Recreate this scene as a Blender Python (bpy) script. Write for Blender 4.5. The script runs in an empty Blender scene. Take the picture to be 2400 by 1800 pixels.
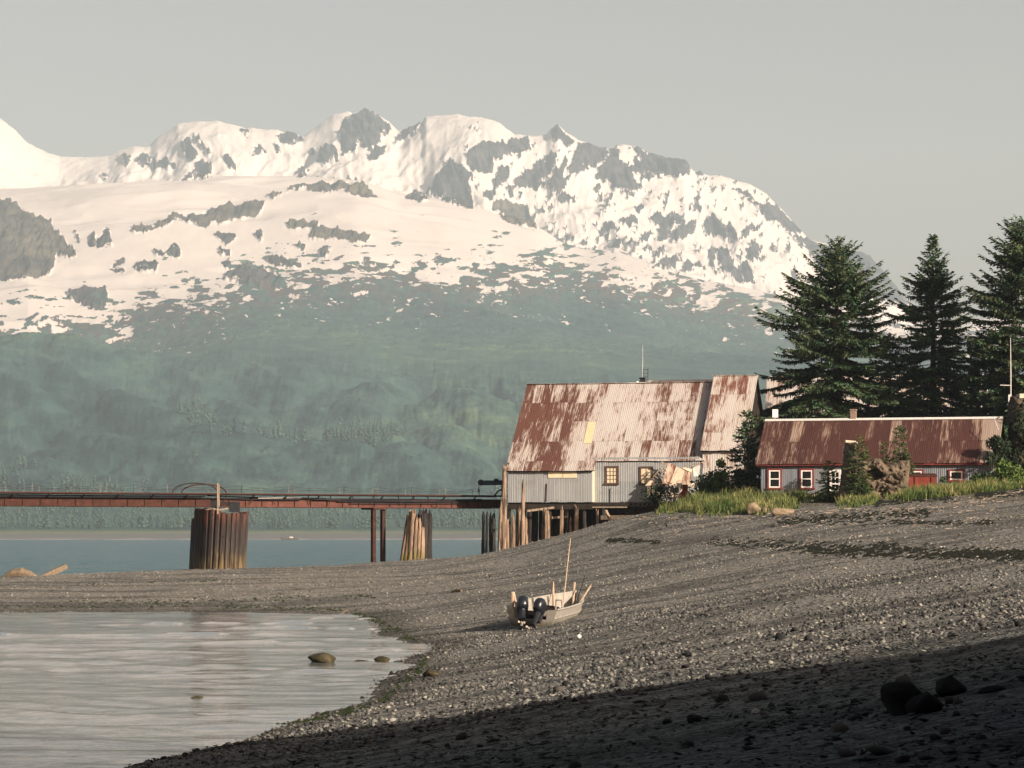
import bpy, math, random
import numpy as np
from mathutils import Vector
R = math.radians
random.seed(7)
rng = np.random.default_rng(11)
scene = bpy.context.scene
COL = scene.collection

# ------------------------------------------------------------------ camera, sky, sun, exposure
F = 6666.7            # focal length in photo pixels (100 mm on a 36 mm wide sensor, 2400 px)
YH = 1254.0           # photo row of the horizon
H = 4.0               # eye height over the water
cam = bpy.data.cameras.new('camera')
cam.sensor_width = 36.0; cam.lens = 100.0
cam.shift_y = (YH - 900.0) / 2400.0
cam.clip_start = 0.5; cam.clip_end = 60000.0
camo = bpy.data.objects.new('camera', cam); COL.objects.link(camo)
camo.location = (0, 0, H); camo.rotation_euler = (R(90), 0, 0)
scene.camera = camo

SUN_EL, SUN_AZ = 22.0, 46.0          # azimuth: degrees to the right of straight behind the camera
world = bpy.data.worlds.new('World'); scene.world = world; world.use_nodes = True
wn = world.node_tree.nodes; wl = world.node_tree.links
bg = wn['Background']
sky = wn.new('ShaderNodeTexSky'); sky.sky_type = 'NISHITA'; sky.sun_disc = False
sky.sun_elevation = R(SUN_EL)
sky.sun_rotation = R(180.0 - SUN_AZ)
sky.air_density = 1.0; sky.dust_density = 3.0; sky.ozone_density = 1.0
hs = wn.new('ShaderNodeHueSaturation'); hs.inputs['Saturation'].default_value = 0.85
tint = wn.new('ShaderNodeMix'); tint.data_type = 'RGBA'; tint.blend_type = 'MULTIPLY'; tint.inputs[0].default_value = 1.0; tint.inputs[7].default_value = (1.25, 0.93, 0.75, 1)   # the warm white balance of the picture
wl.new(sky.outputs[0], hs.inputs['Color']); wl.new(hs.outputs[0], tint.inputs[6]); wl.new(tint.outputs[2], bg.inputs['Color'])
bg.inputs['Strength'].default_value = 0.059

sl = bpy.data.lights.new('sun', 'SUN'); sl.energy = 5.0; sl.angle = R(0.53); sl.color = (1.0, 0.85, 0.69)
so = bpy.data.objects.new('sun', sl); COL.objects.link(so)
LD = Vector((-math.sin(R(SUN_AZ)) * math.cos(R(SUN_EL)), math.cos(R(SUN_AZ)) * math.cos(R(SUN_EL)), -math.sin(R(SUN_EL))))
so.rotation_euler = LD.to_track_quat('-Z', 'Y').to_euler(); so.location = (40, -40, 60)

scene.view_settings.view_transform = 'Standard'; scene.view_settings.look = 'None'
scene.view_settings.exposure = 1.07; scene.view_settings.gamma = 1.0; scene.view_settings.use_curve_mapping = False
scene.render.engine = 'CYCLES'
cy = scene.cycles
cy.use_denoising = True; cy.max_bounces = 5; cy.diffuse_bounces = 3; cy.glossy_bounces = 2; cy.volume_bounces = 0
cy.transmission_bounces = 2; cy.transparent_max_bounces = 6
cy.caustics_reflective = False; cy.caustics_refractive = False

# ------------------------------------------------------------------ helpers
def link(o, parent=None):
    COL.objects.link(o)
    if parent is not None: o.parent = parent
    return o

def tag(o, label=None, cat=None, group=None, kind=None):
    if label: o['label'] = label
    if cat: o['category'] = cat
    if group: o['group'] = group
    if kind: o['kind'] = kind
    return o

def thing(name, label, cat, loc=(0, 0, 0), rz=0.0, group=None):
    o = bpy.data.objects.new(name, None); o.empty_display_size = 0.2
    link(o); o.location = loc; o.rotation_euler = (0, 0, rz)
    return tag(o, label, cat, group)

class MB:
    """collects shapes, then links them as one mesh object"""
    def __init__(self): self.v = []; self.f = []
    def add(self, vs, fs):
        b = len(self.v); self.v += [tuple(p) for p in vs]; self.f += [tuple(i + b for i in q) for q in fs]; return self
    def box(self, c, s, rz=0.0, ry=0.0, rx=0.0):
        hx, hy, hz = s[0] / 2, s[1] / 2, s[2] / 2
        vs = []
        for x, y, z in ((-hx,-hy,-hz),(hx,-hy,-hz),(hx,hy,-hz),(-hx,hy,-hz),(-hx,-hy,hz),(hx,-hy,hz),(hx,hy,hz),(-hx,hy,hz)):
            if rx: y, z = y*math.cos(rx)-z*math.sin(rx), y*math.sin(rx)+z*math.cos(rx)
            if ry: x, z = x*math.cos(ry)+z*math.sin(ry), -x*math.sin(ry)+z*math.cos(ry)
            if rz: x, y = x*math.cos(rz)-y*math.sin(rz), x*math.sin(rz)+y*math.cos(rz)
            vs.append((c[0]+x, c[1]+y, c[2]+z))
        return self.add(vs, ((0,3,2,1),(4,5,6,7),(0,1,5,4),(1,2,6,5),(2,3,7,6),(3,0,4,7)))
    def tube(self, pts, rad, n=6, cap=True):
        pts = [Vector(p) for p in pts]
        if not isinstance(rad, (list, tuple)): rad = [rad] * len(pts)
        rings = []; up = Vector((0, 0, 1)); a = None
        for i, p in enumerate(pts):
            t = (pts[min(i+1, len(pts)-1)] - pts[max(i-1, 0)]).normalized()
            if a is None:
                a = t.cross(up) if abs(t.z) < 0.9 else t.cross(Vector((1, 0, 0)))
            a = (a - t * a.dot(t)).normalized(); b = t.cross(a)
            rings.append([p + (a*math.cos(2*math.pi*k/n) + b*math.sin(2*math.pi*k/n)) * rad[i] for k in range(n)])
        vs = [q for r in rings for q in r]; fs = []
        for i in range(len(pts)-1):
            for k in range(n):
                fs.append((i*n+k, i*n+(k+1) % n, (i+1)*n+(k+1) % n, (i+1)*n+k))
        if cap:
            fs.append(tuple(range(n))[::-1]); fs.append(tuple((len(pts)-1)*n+k for k in range(n)))
        return self.add(vs, fs)
    def bar(self, a, b, w, h):
        """a square bar from a to b"""
        a = Vector(a); b = Vector(b); t = (b-a).normalized()
        s = t.cross(Vector((0,0,1))) if abs(t.z) < 0.95 else t.cross(Vector((0,1,0)))
        s.normalize(); u = s.cross(t)
        vs = []
        for p in (a, b):
            for i, j in ((-1,-1),(1,-1),(1,1),(-1,1)): vs.append(p + s*(i*w/2) + u*(j*h/2))
        return self.add(vs, ((0,1,2,3),(7,6,5,4),(0,4,5,1),(1,5,6,2),(2,6,7,3),(3,7,4,0)))
    def poly(self, pts, d):
        """prism: polygon pts extruded by vector d"""
        d = Vector(d); n = len(pts); vs = [Vector(p) for p in pts]; vs += [p + d for p in vs]
        fs = [tuple(range(n)), tuple(range(2*n-1, n-1, -1))]
        for i in range(n): fs.append((i, i+n, (i+1) % n + n, (i+1) % n))
        return self.add(vs, fs)
    def mesh(self, name, mat, smooth=False):
        me = bpy.data.meshes.new(name); me.from_pydata(self.v, [], self.f); me.update()
        if mat: me.materials.append(mat)
        if smooth: me.polygons.foreach_set('use_smooth', [True]*len(me.polygons))
        return me
    def build(self, name, mat, parent=None, smooth=False, loc=None):
        o = bpy.data.objects.new(name, self.mesh(name, mat, smooth))
        if loc is not None: o.location = loc
        return link(o, parent)

def np_mesh(name, verts, faces, mat, smooth=False, attrs=None):
    """fast mesh from arrays; faces (n,3) or (n,4)"""
    verts = np.asarray(verts, np.float32); faces = np.asarray(faces, np.int32); k = faces.shape[1]
    me = bpy.data.meshes.new(name)
    me.vertices.add(len(verts)); me.vertices.foreach_set('co', verts.ravel())
    me.loops.add(faces.size); me.loops.foreach_set('vertex_index', faces.ravel())
    me.polygons.add(len(faces)); me.polygons.foreach_set('loop_start', np.arange(0, faces.size, k, dtype=np.int32))
    if smooth: me.polygons.foreach_set('use_smooth', np.ones(len(faces), bool))
    for an, av in (attrs or {}).items():
        av = np.asarray(av, np.float32)
        if av.ndim == 1:
            me.attributes.new(an, 'FLOAT', 'POINT').data.foreach_set('value', av)
        else:
            me.attributes.new(an, 'FLOAT_COLOR', 'POINT').data.foreach_set('color', av.ravel())
    me.update(calc_edges=True); me.validate()
    if mat: me.materials.append(mat)
    return me

def np_obj(name, verts, faces, mat, parent=None, smooth=False, attrs=None):
    return link(bpy.data.objects.new(name, np_mesh(name, verts, faces, mat, smooth, attrs)), parent)

def grid_faces(nr, nc):
    i = np.arange(nr*nc).reshape(nr, nc)
    return np.stack([i[:-1,:-1], i[:-1,1:], i[1:,1:], i[1:,:-1]], -1).reshape(-1, 4)

# vectorised gradient noise
def _h(ix, iy, s):
    n = (ix.astype(np.int64)*374761393 + iy.astype(np.int64)*668265263 + s*974634777) & 0xffffffff
    n = ((n ^ (n >> 13))*1274126177) & 0xffffffff
    return ((n ^ (n >> 16)) & 0xffff)/65536.0*2*np.pi
def pn(x, y, s=0):
    x0 = np.floor(x); y0 = np.floor(y); fx = x-x0; fy = y-y0
    ux = fx*fx*fx*(fx*(fx*6-15)+10); uy = fy*fy*fy*(fy*(fy*6-15)+10)
    def g(i, j):
        a = _h(x0+i, y0+j, s); return np.cos(a)*(fx-i)+np.sin(a)*(fy-j)
    return ((g(0,0)*(1-ux)+g(1,0)*ux)*(1-uy)+(g(0,1)*(1-ux)+g(1,1)*ux)*uy)*1.45
def fbm(x, y, o=4, s=0, gain=0.5):
    r = 0; a = 1.0; t = 0
    for k in range(o):
        r = r+a*pn(x*2**k+k*17.3, y*2**k-k*9.1, s+k); t += a; a *= gain
    return r/t
def ridge(x, y, o=4, s=0, gain=0.5):
    r = 0; a = 1.0; t = 0
    for k in range(o):
        r = r+a*(1-2*np.abs(pn(x*2**k+k*17.3, y*2**k-k*9.1, s+k))); t += a; a *= gain
    return r/t
def sstep(a, b, x):
    t = np.clip((x-a)/(b-a), 0, 1); return t*t*(3-2*t)

def P(px, py, d):
    """world point seen at photo pixel (px, py) at distance d"""
    return Vector(((px-1200)/F*d, d, H+(YH-py)/F*d))

# ------------------------------------------------------------------ materials
class NT:
    def __init__(self, name):
        self.m = bpy.data.materials.new(name); self.m.use_nodes = True
        self.n = self.m.node_tree.nodes; self.l = self.m.node_tree.links
        self.b = self.n['Principled BSDF']
        self.b.inputs['Roughness'].default_value = 0.8
        self.b.inputs['Specular IOR Level'].default_value = 0.14
        self._pos = None
    def add(self, t, **kw):
        n = self.n.new(t)
        for k, v in kw.items(): setattr(n, k, v)
        return n
    def setin(self, sock, v):
        if isinstance(v, bpy.types.NodeSocket): self.l.new(v, sock)
        elif isinstance(v, (tuple, list)) and len(v) == 3 and sock.type == 'RGBA': sock.default_value = (*v, 1)
        else: sock.default_value = v
    def pos(self):
        if self._pos is None: self._pos = self.add('ShaderNodeNewGeometry')
        return self._pos.outputs['Position']
    def obj(self): return self.add('ShaderNodeTexCoord').outputs['Object']
    def mapv(self, v, scale=(1,1,1), rot=(0,0,0), loc=(0,0,0)):
        m = self.add('ShaderNodeMapping'); self.setin(m.inputs['Vector'], v)
        m.inputs['Scale'].default_value = scale; m.inputs['Rotation'].default_value = rot; m.inputs['Location'].default_value = loc
        return m.outputs[0]
    def noise(self, v, scale, detail=4, rough=0.55, dist=0.0):
        n = self.add('ShaderNodeTexNoise'); self.setin(n.inputs['Vector'], v)
        n.inputs['Scale'].default_value = scale; n.inputs['Detail'].default_value = detail
        n.inputs['Roughness'].default_value = rough; n.inputs['Distortion'].default_value = dist
        return n.outputs[0]
    def voro(self, v, scale, out='Color', feature='F1'):
        n = self.add('ShaderNodeTexVoronoi'); n.feature = feature; self.setin(n.inputs['Vector'], v); n.inputs['Scale'].default_value = scale
        return n.outputs[out]
    def ramp(self, f, stops, interp='LINEAR'):
        n = self.add('ShaderNodeValToRGB'); n.color_ramp.interpolation = interp
        e = n.color_ramp.elements
        while len(e) < len(stops): e.new(0.5)
        for i, (p, c) in enumerate(stops):
            e[i].position = p; e[i].color = (*c, 1) if isinstance(c, (tuple, list)) else (c, c, c, 1)
        self.setin(n.inputs[0], f); return n.outputs[0]
    def mix(self, f, a, b, mode='MIX'):
        n = self.add('ShaderNodeMix', data_type='RGBA', blend_type=mode)
        self.setin(n.inputs[0], f); self.setin(n.inputs[6], a); self.setin(n.inputs[7], b); return n.outputs[2]
    def math(self, op, a, b=0.0, clamp=False):
        n = self.add('ShaderNodeMath', operation=op, use_clamp=clamp); self.setin(n.inputs[0], a); self.setin(n.inputs[1], b); return n.outputs[0]
    def sep(self, v):
        n = self.add('ShaderNodeSeparateXYZ'); self.setin(n.inputs[0], v); return n.outputs
    def comb(self, x, y, z):
        n = self.add('ShaderNodeCombineXYZ'); self.setin(n.inputs[0], x); self.setin(n.inputs[1], y); self.setin(n.inputs[2], z); return n.outputs[0]
    def rnd(self): return self.add('ShaderNodeObjectInfo').outputs['Random']
    def attr(self, name, out='Fac'):
        n = self.add('ShaderNodeAttribute'); n.attribute_name = name; return n.outputs[out]
    def bump(self, h, strength=0.4, dist=0.05):
        n = self.add('ShaderNodeBump'); self.setin(n.inputs['Height'], h)
        n.inputs['Strength'].default_value = strength; n.inputs['Distance'].default_value = dist
        self.l.new(n.outputs[0], self.b.inputs['Normal'])
    def col(self, c): self.setin(self.b.inputs['Base Color'], c)
    def rough(self, r): self.setin(self.b.inputs['Roughness'], r)

MAT = {}
def simple(name, c1, c2, scale=3.0, stretch=(1,1,1), rough=0.8, bump=0.3, metal=0.0, coord='pos', bdist=0.02):
    """two tone grained material"""
    t = NT(name); v = t.mapv(t.pos() if coord == 'pos' else t.obj(), stretch)
    n = t.noise(v, scale, 6, 0.65)
    t.col(t.ramp(n, [(0.3, c1), (0.7, c2)])); t.rough(rough); t.b.inputs['Metallic'].default_value = metal
    if bump: t.bump(n, bump, bdist)
    MAT[name] = t.m; return t.m

# ------------------------------------------------------------------ the beach: heights
def gp(px, py, d): return ((px-1200)/F*d, d, H+(YH-py)/F*d)
SHORE = [(325,1790),(618,1725),(846,1649),(977,1562),(1000,1530),(950,1503),(893,1465),(803,1439),(600,1436),(300,1434),(0,1434),(-300,1434)]
CT = []
for (px, py) in SHORE:
    d = H*F/(py-YH); CT.append(((px-1200)/F*d, d, 0.0))
CT += [(-9,30,0),(-13,0,0),(-13,30,-.6),(-11,60,-.7),(-9,85,-.55),(-9,105,-.5),(-13,120,-.6),(-20,130,-.5),(-30,110,-1.0),(-35,130,-.6),(-30,70,-1.3),(-25,35,-1.4),(-45,100,-1.5),(-50,140,-.3),
       (-22,0,-1.2),(0,0,2.35),(5,10,2.6),(0,12,1.95),(0,20,1.6),(4,22,2.18),(1.5,25,1.8),(0,30,1.4),(0,60,.85),(0,90,.62),(7,40,2.45),(3.8,42,1.82),(5.2,58,1.86),(11.7,65,2.58),(7.6,85,2.12),
       (18,100,3.3),(11.2,125,3.14),(25,140,5.13),(29,160,6.45),(1.07,105,.53),(0,140,.95),(0,180,1.9),(14.9,165,4.5),(16.2,180,5.3),(9.7,185,5.2),(5,160,2.6),(12,148,3.55),
       (20,172,5.75),(25,180,6.3)]
# crest of the spit as it stands against the channel
for (px, py, d) in [(-300,1362,193),(0,1355,194),(220,1345,198),(440,1336,202),(600,1334,205),(760,1327,207),(933,1316,209),(1080,1305,209),(1226,1289,208),(1335,1258,208),(1432,1222,206)]:
    CT.append(gp(px, py, d))
CT += [(-36,176,.75),(-22,178,.85),(-12,180,1.2),(-5,195,2.0),
       (-45,230,-1.6),(-20,232,-1.4),(-8,234,-1.0),(-2,236,-.6),(5,238,.5),(-30,260,-3),(0,262,-3),(20,262,0),
       (14,206,6.2),(18,196,6.5),(26,196,6.8),(34,196,7.0),(12,196,5.9),(13,190,5.7),(22,190,6.3),(30,186,6.8),(34,180,7.0),(14,218,6.2),(25,222,7),(38,225,7.5),(60,200,8),(45,170,8),(40,140,7.2),(35,100,6),(26,60,5.5),(16,30,4.5),(14,10,4.4),(60,120,9),(50,60,9),(40,0,9),(10,-15,4),(0,-15,2.6),(-12,-15,0)]
CT = np.array(CT)
def _tpsk(r2): return np.where(r2 > 1e-12, r2*np.log(np.maximum(r2, 1e-12)), 0)*0.5
_S = 30.0
_c = CT[:, :2]/_S
_n = len(_c)
_K = _tpsk(((_c[:, None]-_c[None])**2).sum(-1))+np.eye(_n)*2e-3
_Pm = np.hstack([np.ones((_n, 1)), _c])
_A = np.block([[_K, _Pm], [_Pm.T, np.zeros((3, 3))]])
_w = np.linalg.solve(_A, np.concatenate([CT[:, 2], np.zeros(3)]))
def tps(X, Y):
    X = np.atleast_1d(np.asarray(X, float)); Y = np.atleast_1d(np.asarray(Y, float)); out = np.empty(X.size)
    xf = X.ravel()/_S; yf = Y.ravel()/_S
    for i in range(0, X.size, 40000):
        a = xf[i:i+40000]; b = yf[i:i+40000]
        k = _tpsk((a[:, None]-_c[None, :, 0])**2+(b[:, None]-_c[None, :, 1])**2)
        out[i:i+40000] = k@_w[:_n]+_w[_n]+_w[_n+1]*a+_w[_n+2]*b
    return out.reshape(X.shape)
def relief(X, Y):
    # storm berms and drifts running along the shore, plus small lumps
    z = 0.10*fbm(X*0.09+3, Y*0.045, 3, 5)+0.05*ridge(X*0.22+Y*0.05, Y*0.10-X*0.04, 3, 9)+0.03*fbm(X*0.9, Y*0.9, 3, 21)
    return z
def gz(X, Y):
    t = tps(X, Y)
    amp = sstep(-0.1, 0.8, t)
    return t+relief(np.asarray(X, float), np.asarray(Y, float))*(0.12+0.88*amp)
def gz1(x, y): return float(gz(np.array([x]), np.array([y]))[0])
def ground_at(px, py, d0=12, d1=215):
    """where the sight line through (px, py) first meets the beach"""
    d = np.geomspace(d0, d1, 700); X = (px-1200)/F*d; z = H+(YH-py)/F*d
    h = gz(X, d)-z; i = np.argmax(h > 0)
    if h[i] <= 0: i = len(d)-1
    return Vector((X[i], d[i], gz1(X[i], d[i])))

# gravel
def beach_bands_shade(t, p, base):
    # darker bands along the slope; near end: weed plus foreground shade put into the colour
    b1 = t.noise(t.mapv(p, (0.045, 0.30, 0.0), (0, 0, 0.10)), 1.0, 5, 0.62, 0.4)
    base = t.mix(t.ramp(b1, [(0.50, 0.0), (0.57, 0.72), (0.61, 0.72), (0.67, 0.0)]), base, t.mix(1.0, base, (0.36,0.38,0.40), 'MULTIPLY'))
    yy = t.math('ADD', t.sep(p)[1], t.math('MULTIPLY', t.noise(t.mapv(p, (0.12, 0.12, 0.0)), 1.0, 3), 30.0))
    weed = t.ramp(t.math('MULTIPLY', yy, 0.01), [(0.36, 1.0), (0.68, 0.0)])  # this mask also carries the near shade painted into the stones
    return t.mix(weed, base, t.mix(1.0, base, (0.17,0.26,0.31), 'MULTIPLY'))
t = NT('gravel')
p = t.pos(); xyz = t.sep(p)
v1 = t.voro(p, 9.0); s1 = t.sep(v1)
v2 = t.voro(p, 26.0); s2 = t.sep(v2)
g = t.math('ADD', t.math('MULTIPLY', s1[0], 0.55), t.math('MULTIPLY', s2[0], 0.45))
base = t.ramp(g, [(0.20, (0.032,0.034,0.036)), (0.44, (0.150,0.150,0.140)), (0.72, (0.275,0.265,0.232)), (0.95, (0.39,0.365,0.32))])
big = t.noise(t.mapv(p, (0.25, 0.09, 0.0)), 1.0, 5, 0.6)
base = t.mix(t.ramp(big, [(0.35, 0.0), (0.65, 0.55)]), base, t.mix(0.5, base, (0.045,0.046,0.048)))
base = beach_bands_shade(t, p, base)
wet = t.ramp(t.math('ADD', xyz[2], t.math('MULTIPLY', t.noise(p, 0.5, 3), 0.25)), [(0.12, 1.0), (0.42, 0.0)])
base = t.mix(wet, base, t.mix(1.0, base, (0.42,0.42,0.40), 'MULTIPLY'))
soil = t.ramp(t.math('ADD', t.math('MULTIPLY', xyz[2], 0.1), t.math('MULTIPLY', t.noise(p, 0.4, 4), 0.12)), [(0.63, 0.0), (0.68, 0.7)])
base = t.mix(soil, base, (0.10,0.085,0.06))
t.col(base); t.rough(t.math('SUBTRACT', 0.95, t.math('MULTIPLY', wet, 0.3))); t.b.inputs['Specular IOR Level'].default_value = 0.04
t.bump(t.math('ADD', t.voro(p, 9.0, 'Distance'), t.math('MULTIPLY', t.voro(p, 26.0, 'Distance'), 0.4)), 0.9, 0.06)
MAT['gravel'] = t.m

nr, nc = 400, 270
Yr = np.concatenate([np.linspace(-24, 6, 24, endpoint=False), np.geomspace(6, 150, 240, endpoint=False), np.linspace(150, 268, nr-264)])
uu = np.linspace(-0.30, 0.32, nc)
half = np.maximum(Yr, 60.0)
XX = uu[None, :]*half[:, None]; YY = np.repeat(Yr[:, None], nc, 1)
ZZ = gz(XX, YY)
beach = np_obj('beach', np.stack([XX, YY, ZZ], -1).reshape(-1, 3), grid_faces(len(Yr), nc), MAT['gravel'], smooth=True)
tag(beach, 'dark grey gravel beach rising from the cove to the grassy bank', kind='structure')

# ------------------------------------------------------------------ stones on the beach
def rock_shape(n_sub, seed, rough=0.25, sq=(1,1,1)):
    import bmesh
    bm = bmesh.new(); bmesh.ops.create_icosphere(bm, subdivisions=n_sub, radius=1.0)
    r = np.random.default_rng(seed)
    nk = 7 if n_sub < 3 else 16
    dirs = r.normal(size=(nk, 3)); dirs /= np.linalg.norm(dirs, axis=1)[:, None]; offs = r.uniform(0.55, 0.95, nk) if n_sub < 3 else r.uniform(0.46, 0.80, nk)
    for v in bm.verts:
        q = np.array(v.co)
        for dd, of in zip(dirs, offs):
            k = q@dd
            if k > of: q = q-dd*(k-of)*0.85
        q = q*(1+rough*0.4*r.normal()*0.5)
        v.co = q*np.array(sq)
    vs = np.array([v.co[:] for v in bm.verts]); fs = np.array([[v.index for v in f.verts] for f in bm.faces]); bm.free()
    return vs, fs
t = NT('pebble')
a = t.sep(t.attr('tone', 'Color'))
base = t.ramp(a[0], [(0.0, (0.016,0.018,0.021)), (0.36, (0.095,0.096,0.094)), (0.72, (0.22,0.21,0.185)), (0.94, (0.31,0.29,0.245)), (1.0, (0.42,0.39,0.34))])
xyz = t.sep(t.pos())
base = beach_bands_shade(t, t.pos(), base)
wet = t.ramp(t.math('ADD', xyz[2], t.math('MULTIPLY', t.noise(t.pos(), 0.5, 3), 0.25)), [(0.12, 1.0), (0.42, 0.0)])
t.col(t.mix(wet, base, t.mix(1.0, base, (0.42,0.42,0.40), 'MULTIPLY')))
t.rough(0.8); t.b.inputs['Specular IOR Level'].default_value = 0.06
MAT['pebble'] = t.m
t = NT('stone_single')
base = t.ramp(t.math('ADD', t.rnd(), t.math('MULTIPLY', t.math('SUBTRACT', t.noise(t.pos(), 14, 5), 0.5), 0.35)), [(0.0, (0.012,0.013,0.015)), (0.5, (0.028,0.028,0.029)), (0.88, (0.07,0.066,0.06)), (0.97, (0.24,0.23,0.21))])
t.col(base); t.rough(0.75); t.b.inputs['Specular IOR Level'].default_value = 0.08
t.bump(t.noise(t.pos(), 30, 5), 0.3, 0.01)
MAT['stone_single'] = t.m

def scatter_stones(name, n, y0, y1, s_lo, s_hi, shapes, seed, power=1.0, umax=0.20, tone_bias=0.0):
    r = np.random.default_rng(seed)
    y = (r.random(n)*(y1**power-y0**power)+y0**power)**(1/power)
    x = r.uniform(-umax, umax, n)*y
    z = gz(x, y); keep = z > -0.03
    keep &= (r.random(n) < 0.35+0.65*sstep(-0.25, 0.25, fbm(x*0.35, y*0.12, 3, seed)))
    x, y, z = x[keep], y[keep], z[keep]; n = len(x)
    s = s_lo*(s_hi/s_lo)**(r.random(n)**2.2)
    V = []; FF = []; T = []; off = 0
    which = r.integers(0, len(shapes), n)
    tone = np.clip(r.beta(2.0, 2.4, n)*0.98+tone_bias*(1-0.0)+0.12*fbm(x*0.5, y*0.2, 2, 3), 0, 1)
    for k, (vs, fs) in enumerate(shapes):
        m = which == k; c = int(m.sum())
        if not c: continue
        th = r.uniform(0, 2*np.pi, c); sx = s[m]*r.uniform(0.8, 1.35, c); sy = s[m]*r.uniform(0.7, 1.1, c); sz = s[m]*r.uniform(0.4, 0.8, c)
        px = vs[None, :, 0]*sx[:, None]; py = vs[None, :, 1]*sy[:, None]; pz = vs[None, :, 2]*sz[:, None]
        til = r.normal(0, 0.25, c)[:, None]; pz = pz+px*til
        X = px*np.cos(th)[:, None]-py*np.sin(th)[:, None]+x[m][:, None]
        Y = px*np.sin(th)[:, None]+py*np.cos(th)[:, None]+y[m][:, None]
        Z = pz+z[m][:, None]+sz[:, None]*0.35
        nv = len(vs)
        V.append(np.stack([X, Y, Z], -1).reshape(-1, 3))
        FF.append((fs[None]+(np.arange(c)*nv)[:, None, None]+off).reshape(-1, 3)); off += c*nv
        T.append(np.repeat(tone[m], nv))
    T = np.concatenate(T); col = np.stack([T, T, T, np.ones_like(T)], -1)
    o = np_obj(name, np.concatenate(V), np.concatenate(FF), MAT['pebble'], smooth=False, attrs={'tone': col})
    return o
OCT = [(np.array([[1,0,0],[-.9,.2,.1],[.1,1,0],[0,-1,.1],[.1,0,1],[0,.1,-1.]])*np.array([a, b, c]), np.array([[0,2,4],[2,1,4],[1,3,4],[3,0,4],[2,0,5],[1,2,5],[3,1,5],[0,3,5]])) for a, b, c in ((1,.8,.8),(.8,1,1.1),(1.1,.7,.7))]
ICO1 = [rock_shape(1, s, 0.3) for s in (1, 2, 3, 4)]
NEAR = [rock_shape(1, s, 0.35, sq) for s, sq in ((21,(1.2,.8,.55)),(22,(1.3,.7,.35)),(23,(1,1,.7)),(24,(1.5,.6,.4)),(25,(1,.8,.8)))]
SHARD = [(v*np.array(k), f) for (v, f), k in zip(OCT*2, ((1.3,.7,.35),(1.1,.9,.3),(1.6,.5,.4),(1,.6,.5),(1.4,.8,.25),(.9,.9,.6)))]
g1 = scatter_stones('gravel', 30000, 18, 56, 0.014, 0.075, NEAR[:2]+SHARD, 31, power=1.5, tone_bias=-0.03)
tag(g1, 'shaded loose pebbles and shingle of the near beach', kind='stuff')
g2 = scatter_stones('gravel', 50000, 45, 105, 0.022, 0.080, OCT+ICO1[:1], 32, power=1.7, tone_bias=-0.07)
tag(g2, 'sunlit coarse pebbles of the middle beach', kind='stuff')
g3 = scatter_stones('gravel', 52000, 100, 212, 0.032, 0.09, OCT, 33, power=1.5, tone_bias=0.05)
tag(g3, 'pale pebbles of the far beach and spit', kind='stuff')

# the largest stones one by one
stone_meshes = []
for k, (sq) in enumerate(((1,.8,.6),(1.3,.7,.45),(1,1,.75),(1.5,.6,.4),(1.2,.9,.5),(.9,.8,.9))):
    vs, fs = rock_shape(2 if k < 2 else 1, 60+k, 0.25, sq)
    stone_meshes.append(np_mesh('stone', vs, fs, MAT['stone_single']))
rs = np.random.default_rng(77); cnt = 0
while cnt < 210:
    y = rs.uniform(19, 64); x = rs.uniform(-0.185, 0.185)*y; z = gz1(x, y)
    if z < 0.06: continue
    s = rs.uniform(0.045, 0.10) if cnt > 25 else rs.uniform(0.10, 0.16)
    o = bpy.data.objects.new('stone', stone_meshes[int(rs.integers(0, 6))]); link(o, beach)
    o.location = (x, y, z+s*0.15); o.scale = (s, s, s); o.rotation_euler = (rs.normal(0, .2), rs.normal(0, .2), rs.uniform(0, 6.28)); cnt += 1

# ------------------------------------------------------------------ water
t = NT('cove_water')
p = t.pos()
n1 = t.noise(t.mapv(p, (0.22, 1.0, 1)), 1.1, 5, 0.6, 0.3)
n2 = t.noise(t.mapv(p, (0.5, 1.5, 1)), 5.0, 3, 0.6)
t.col((0.12, 0.125, 0.125)); t.rough(0.07); t.b.inputs['IOR'].default_value = 1.33; t.b.inputs['Specular IOR Level'].default_value = 0.5
t.bump(t.math('ADD', n1, t.math('MULTIPLY', n2, 0.18)), 0.40, 0.08)
MAT['cove_water'] = t.m
t = NT('channel_water')
p = t.pos()
n1 = t.noise(t.mapv(p, (0.05, 0.05, 1)), 1.6, 6, 0.66)
t.col((0.010, 0.066, 0.086)); t.rough(0.25); t.b.inputs['Specular IOR Level'].default_value = 0.14; t.b.inputs['IOR'].default_value = 1.33
t.bump(n1, 1.0, 2.5)
MAT['channel_water'] = t.m

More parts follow.
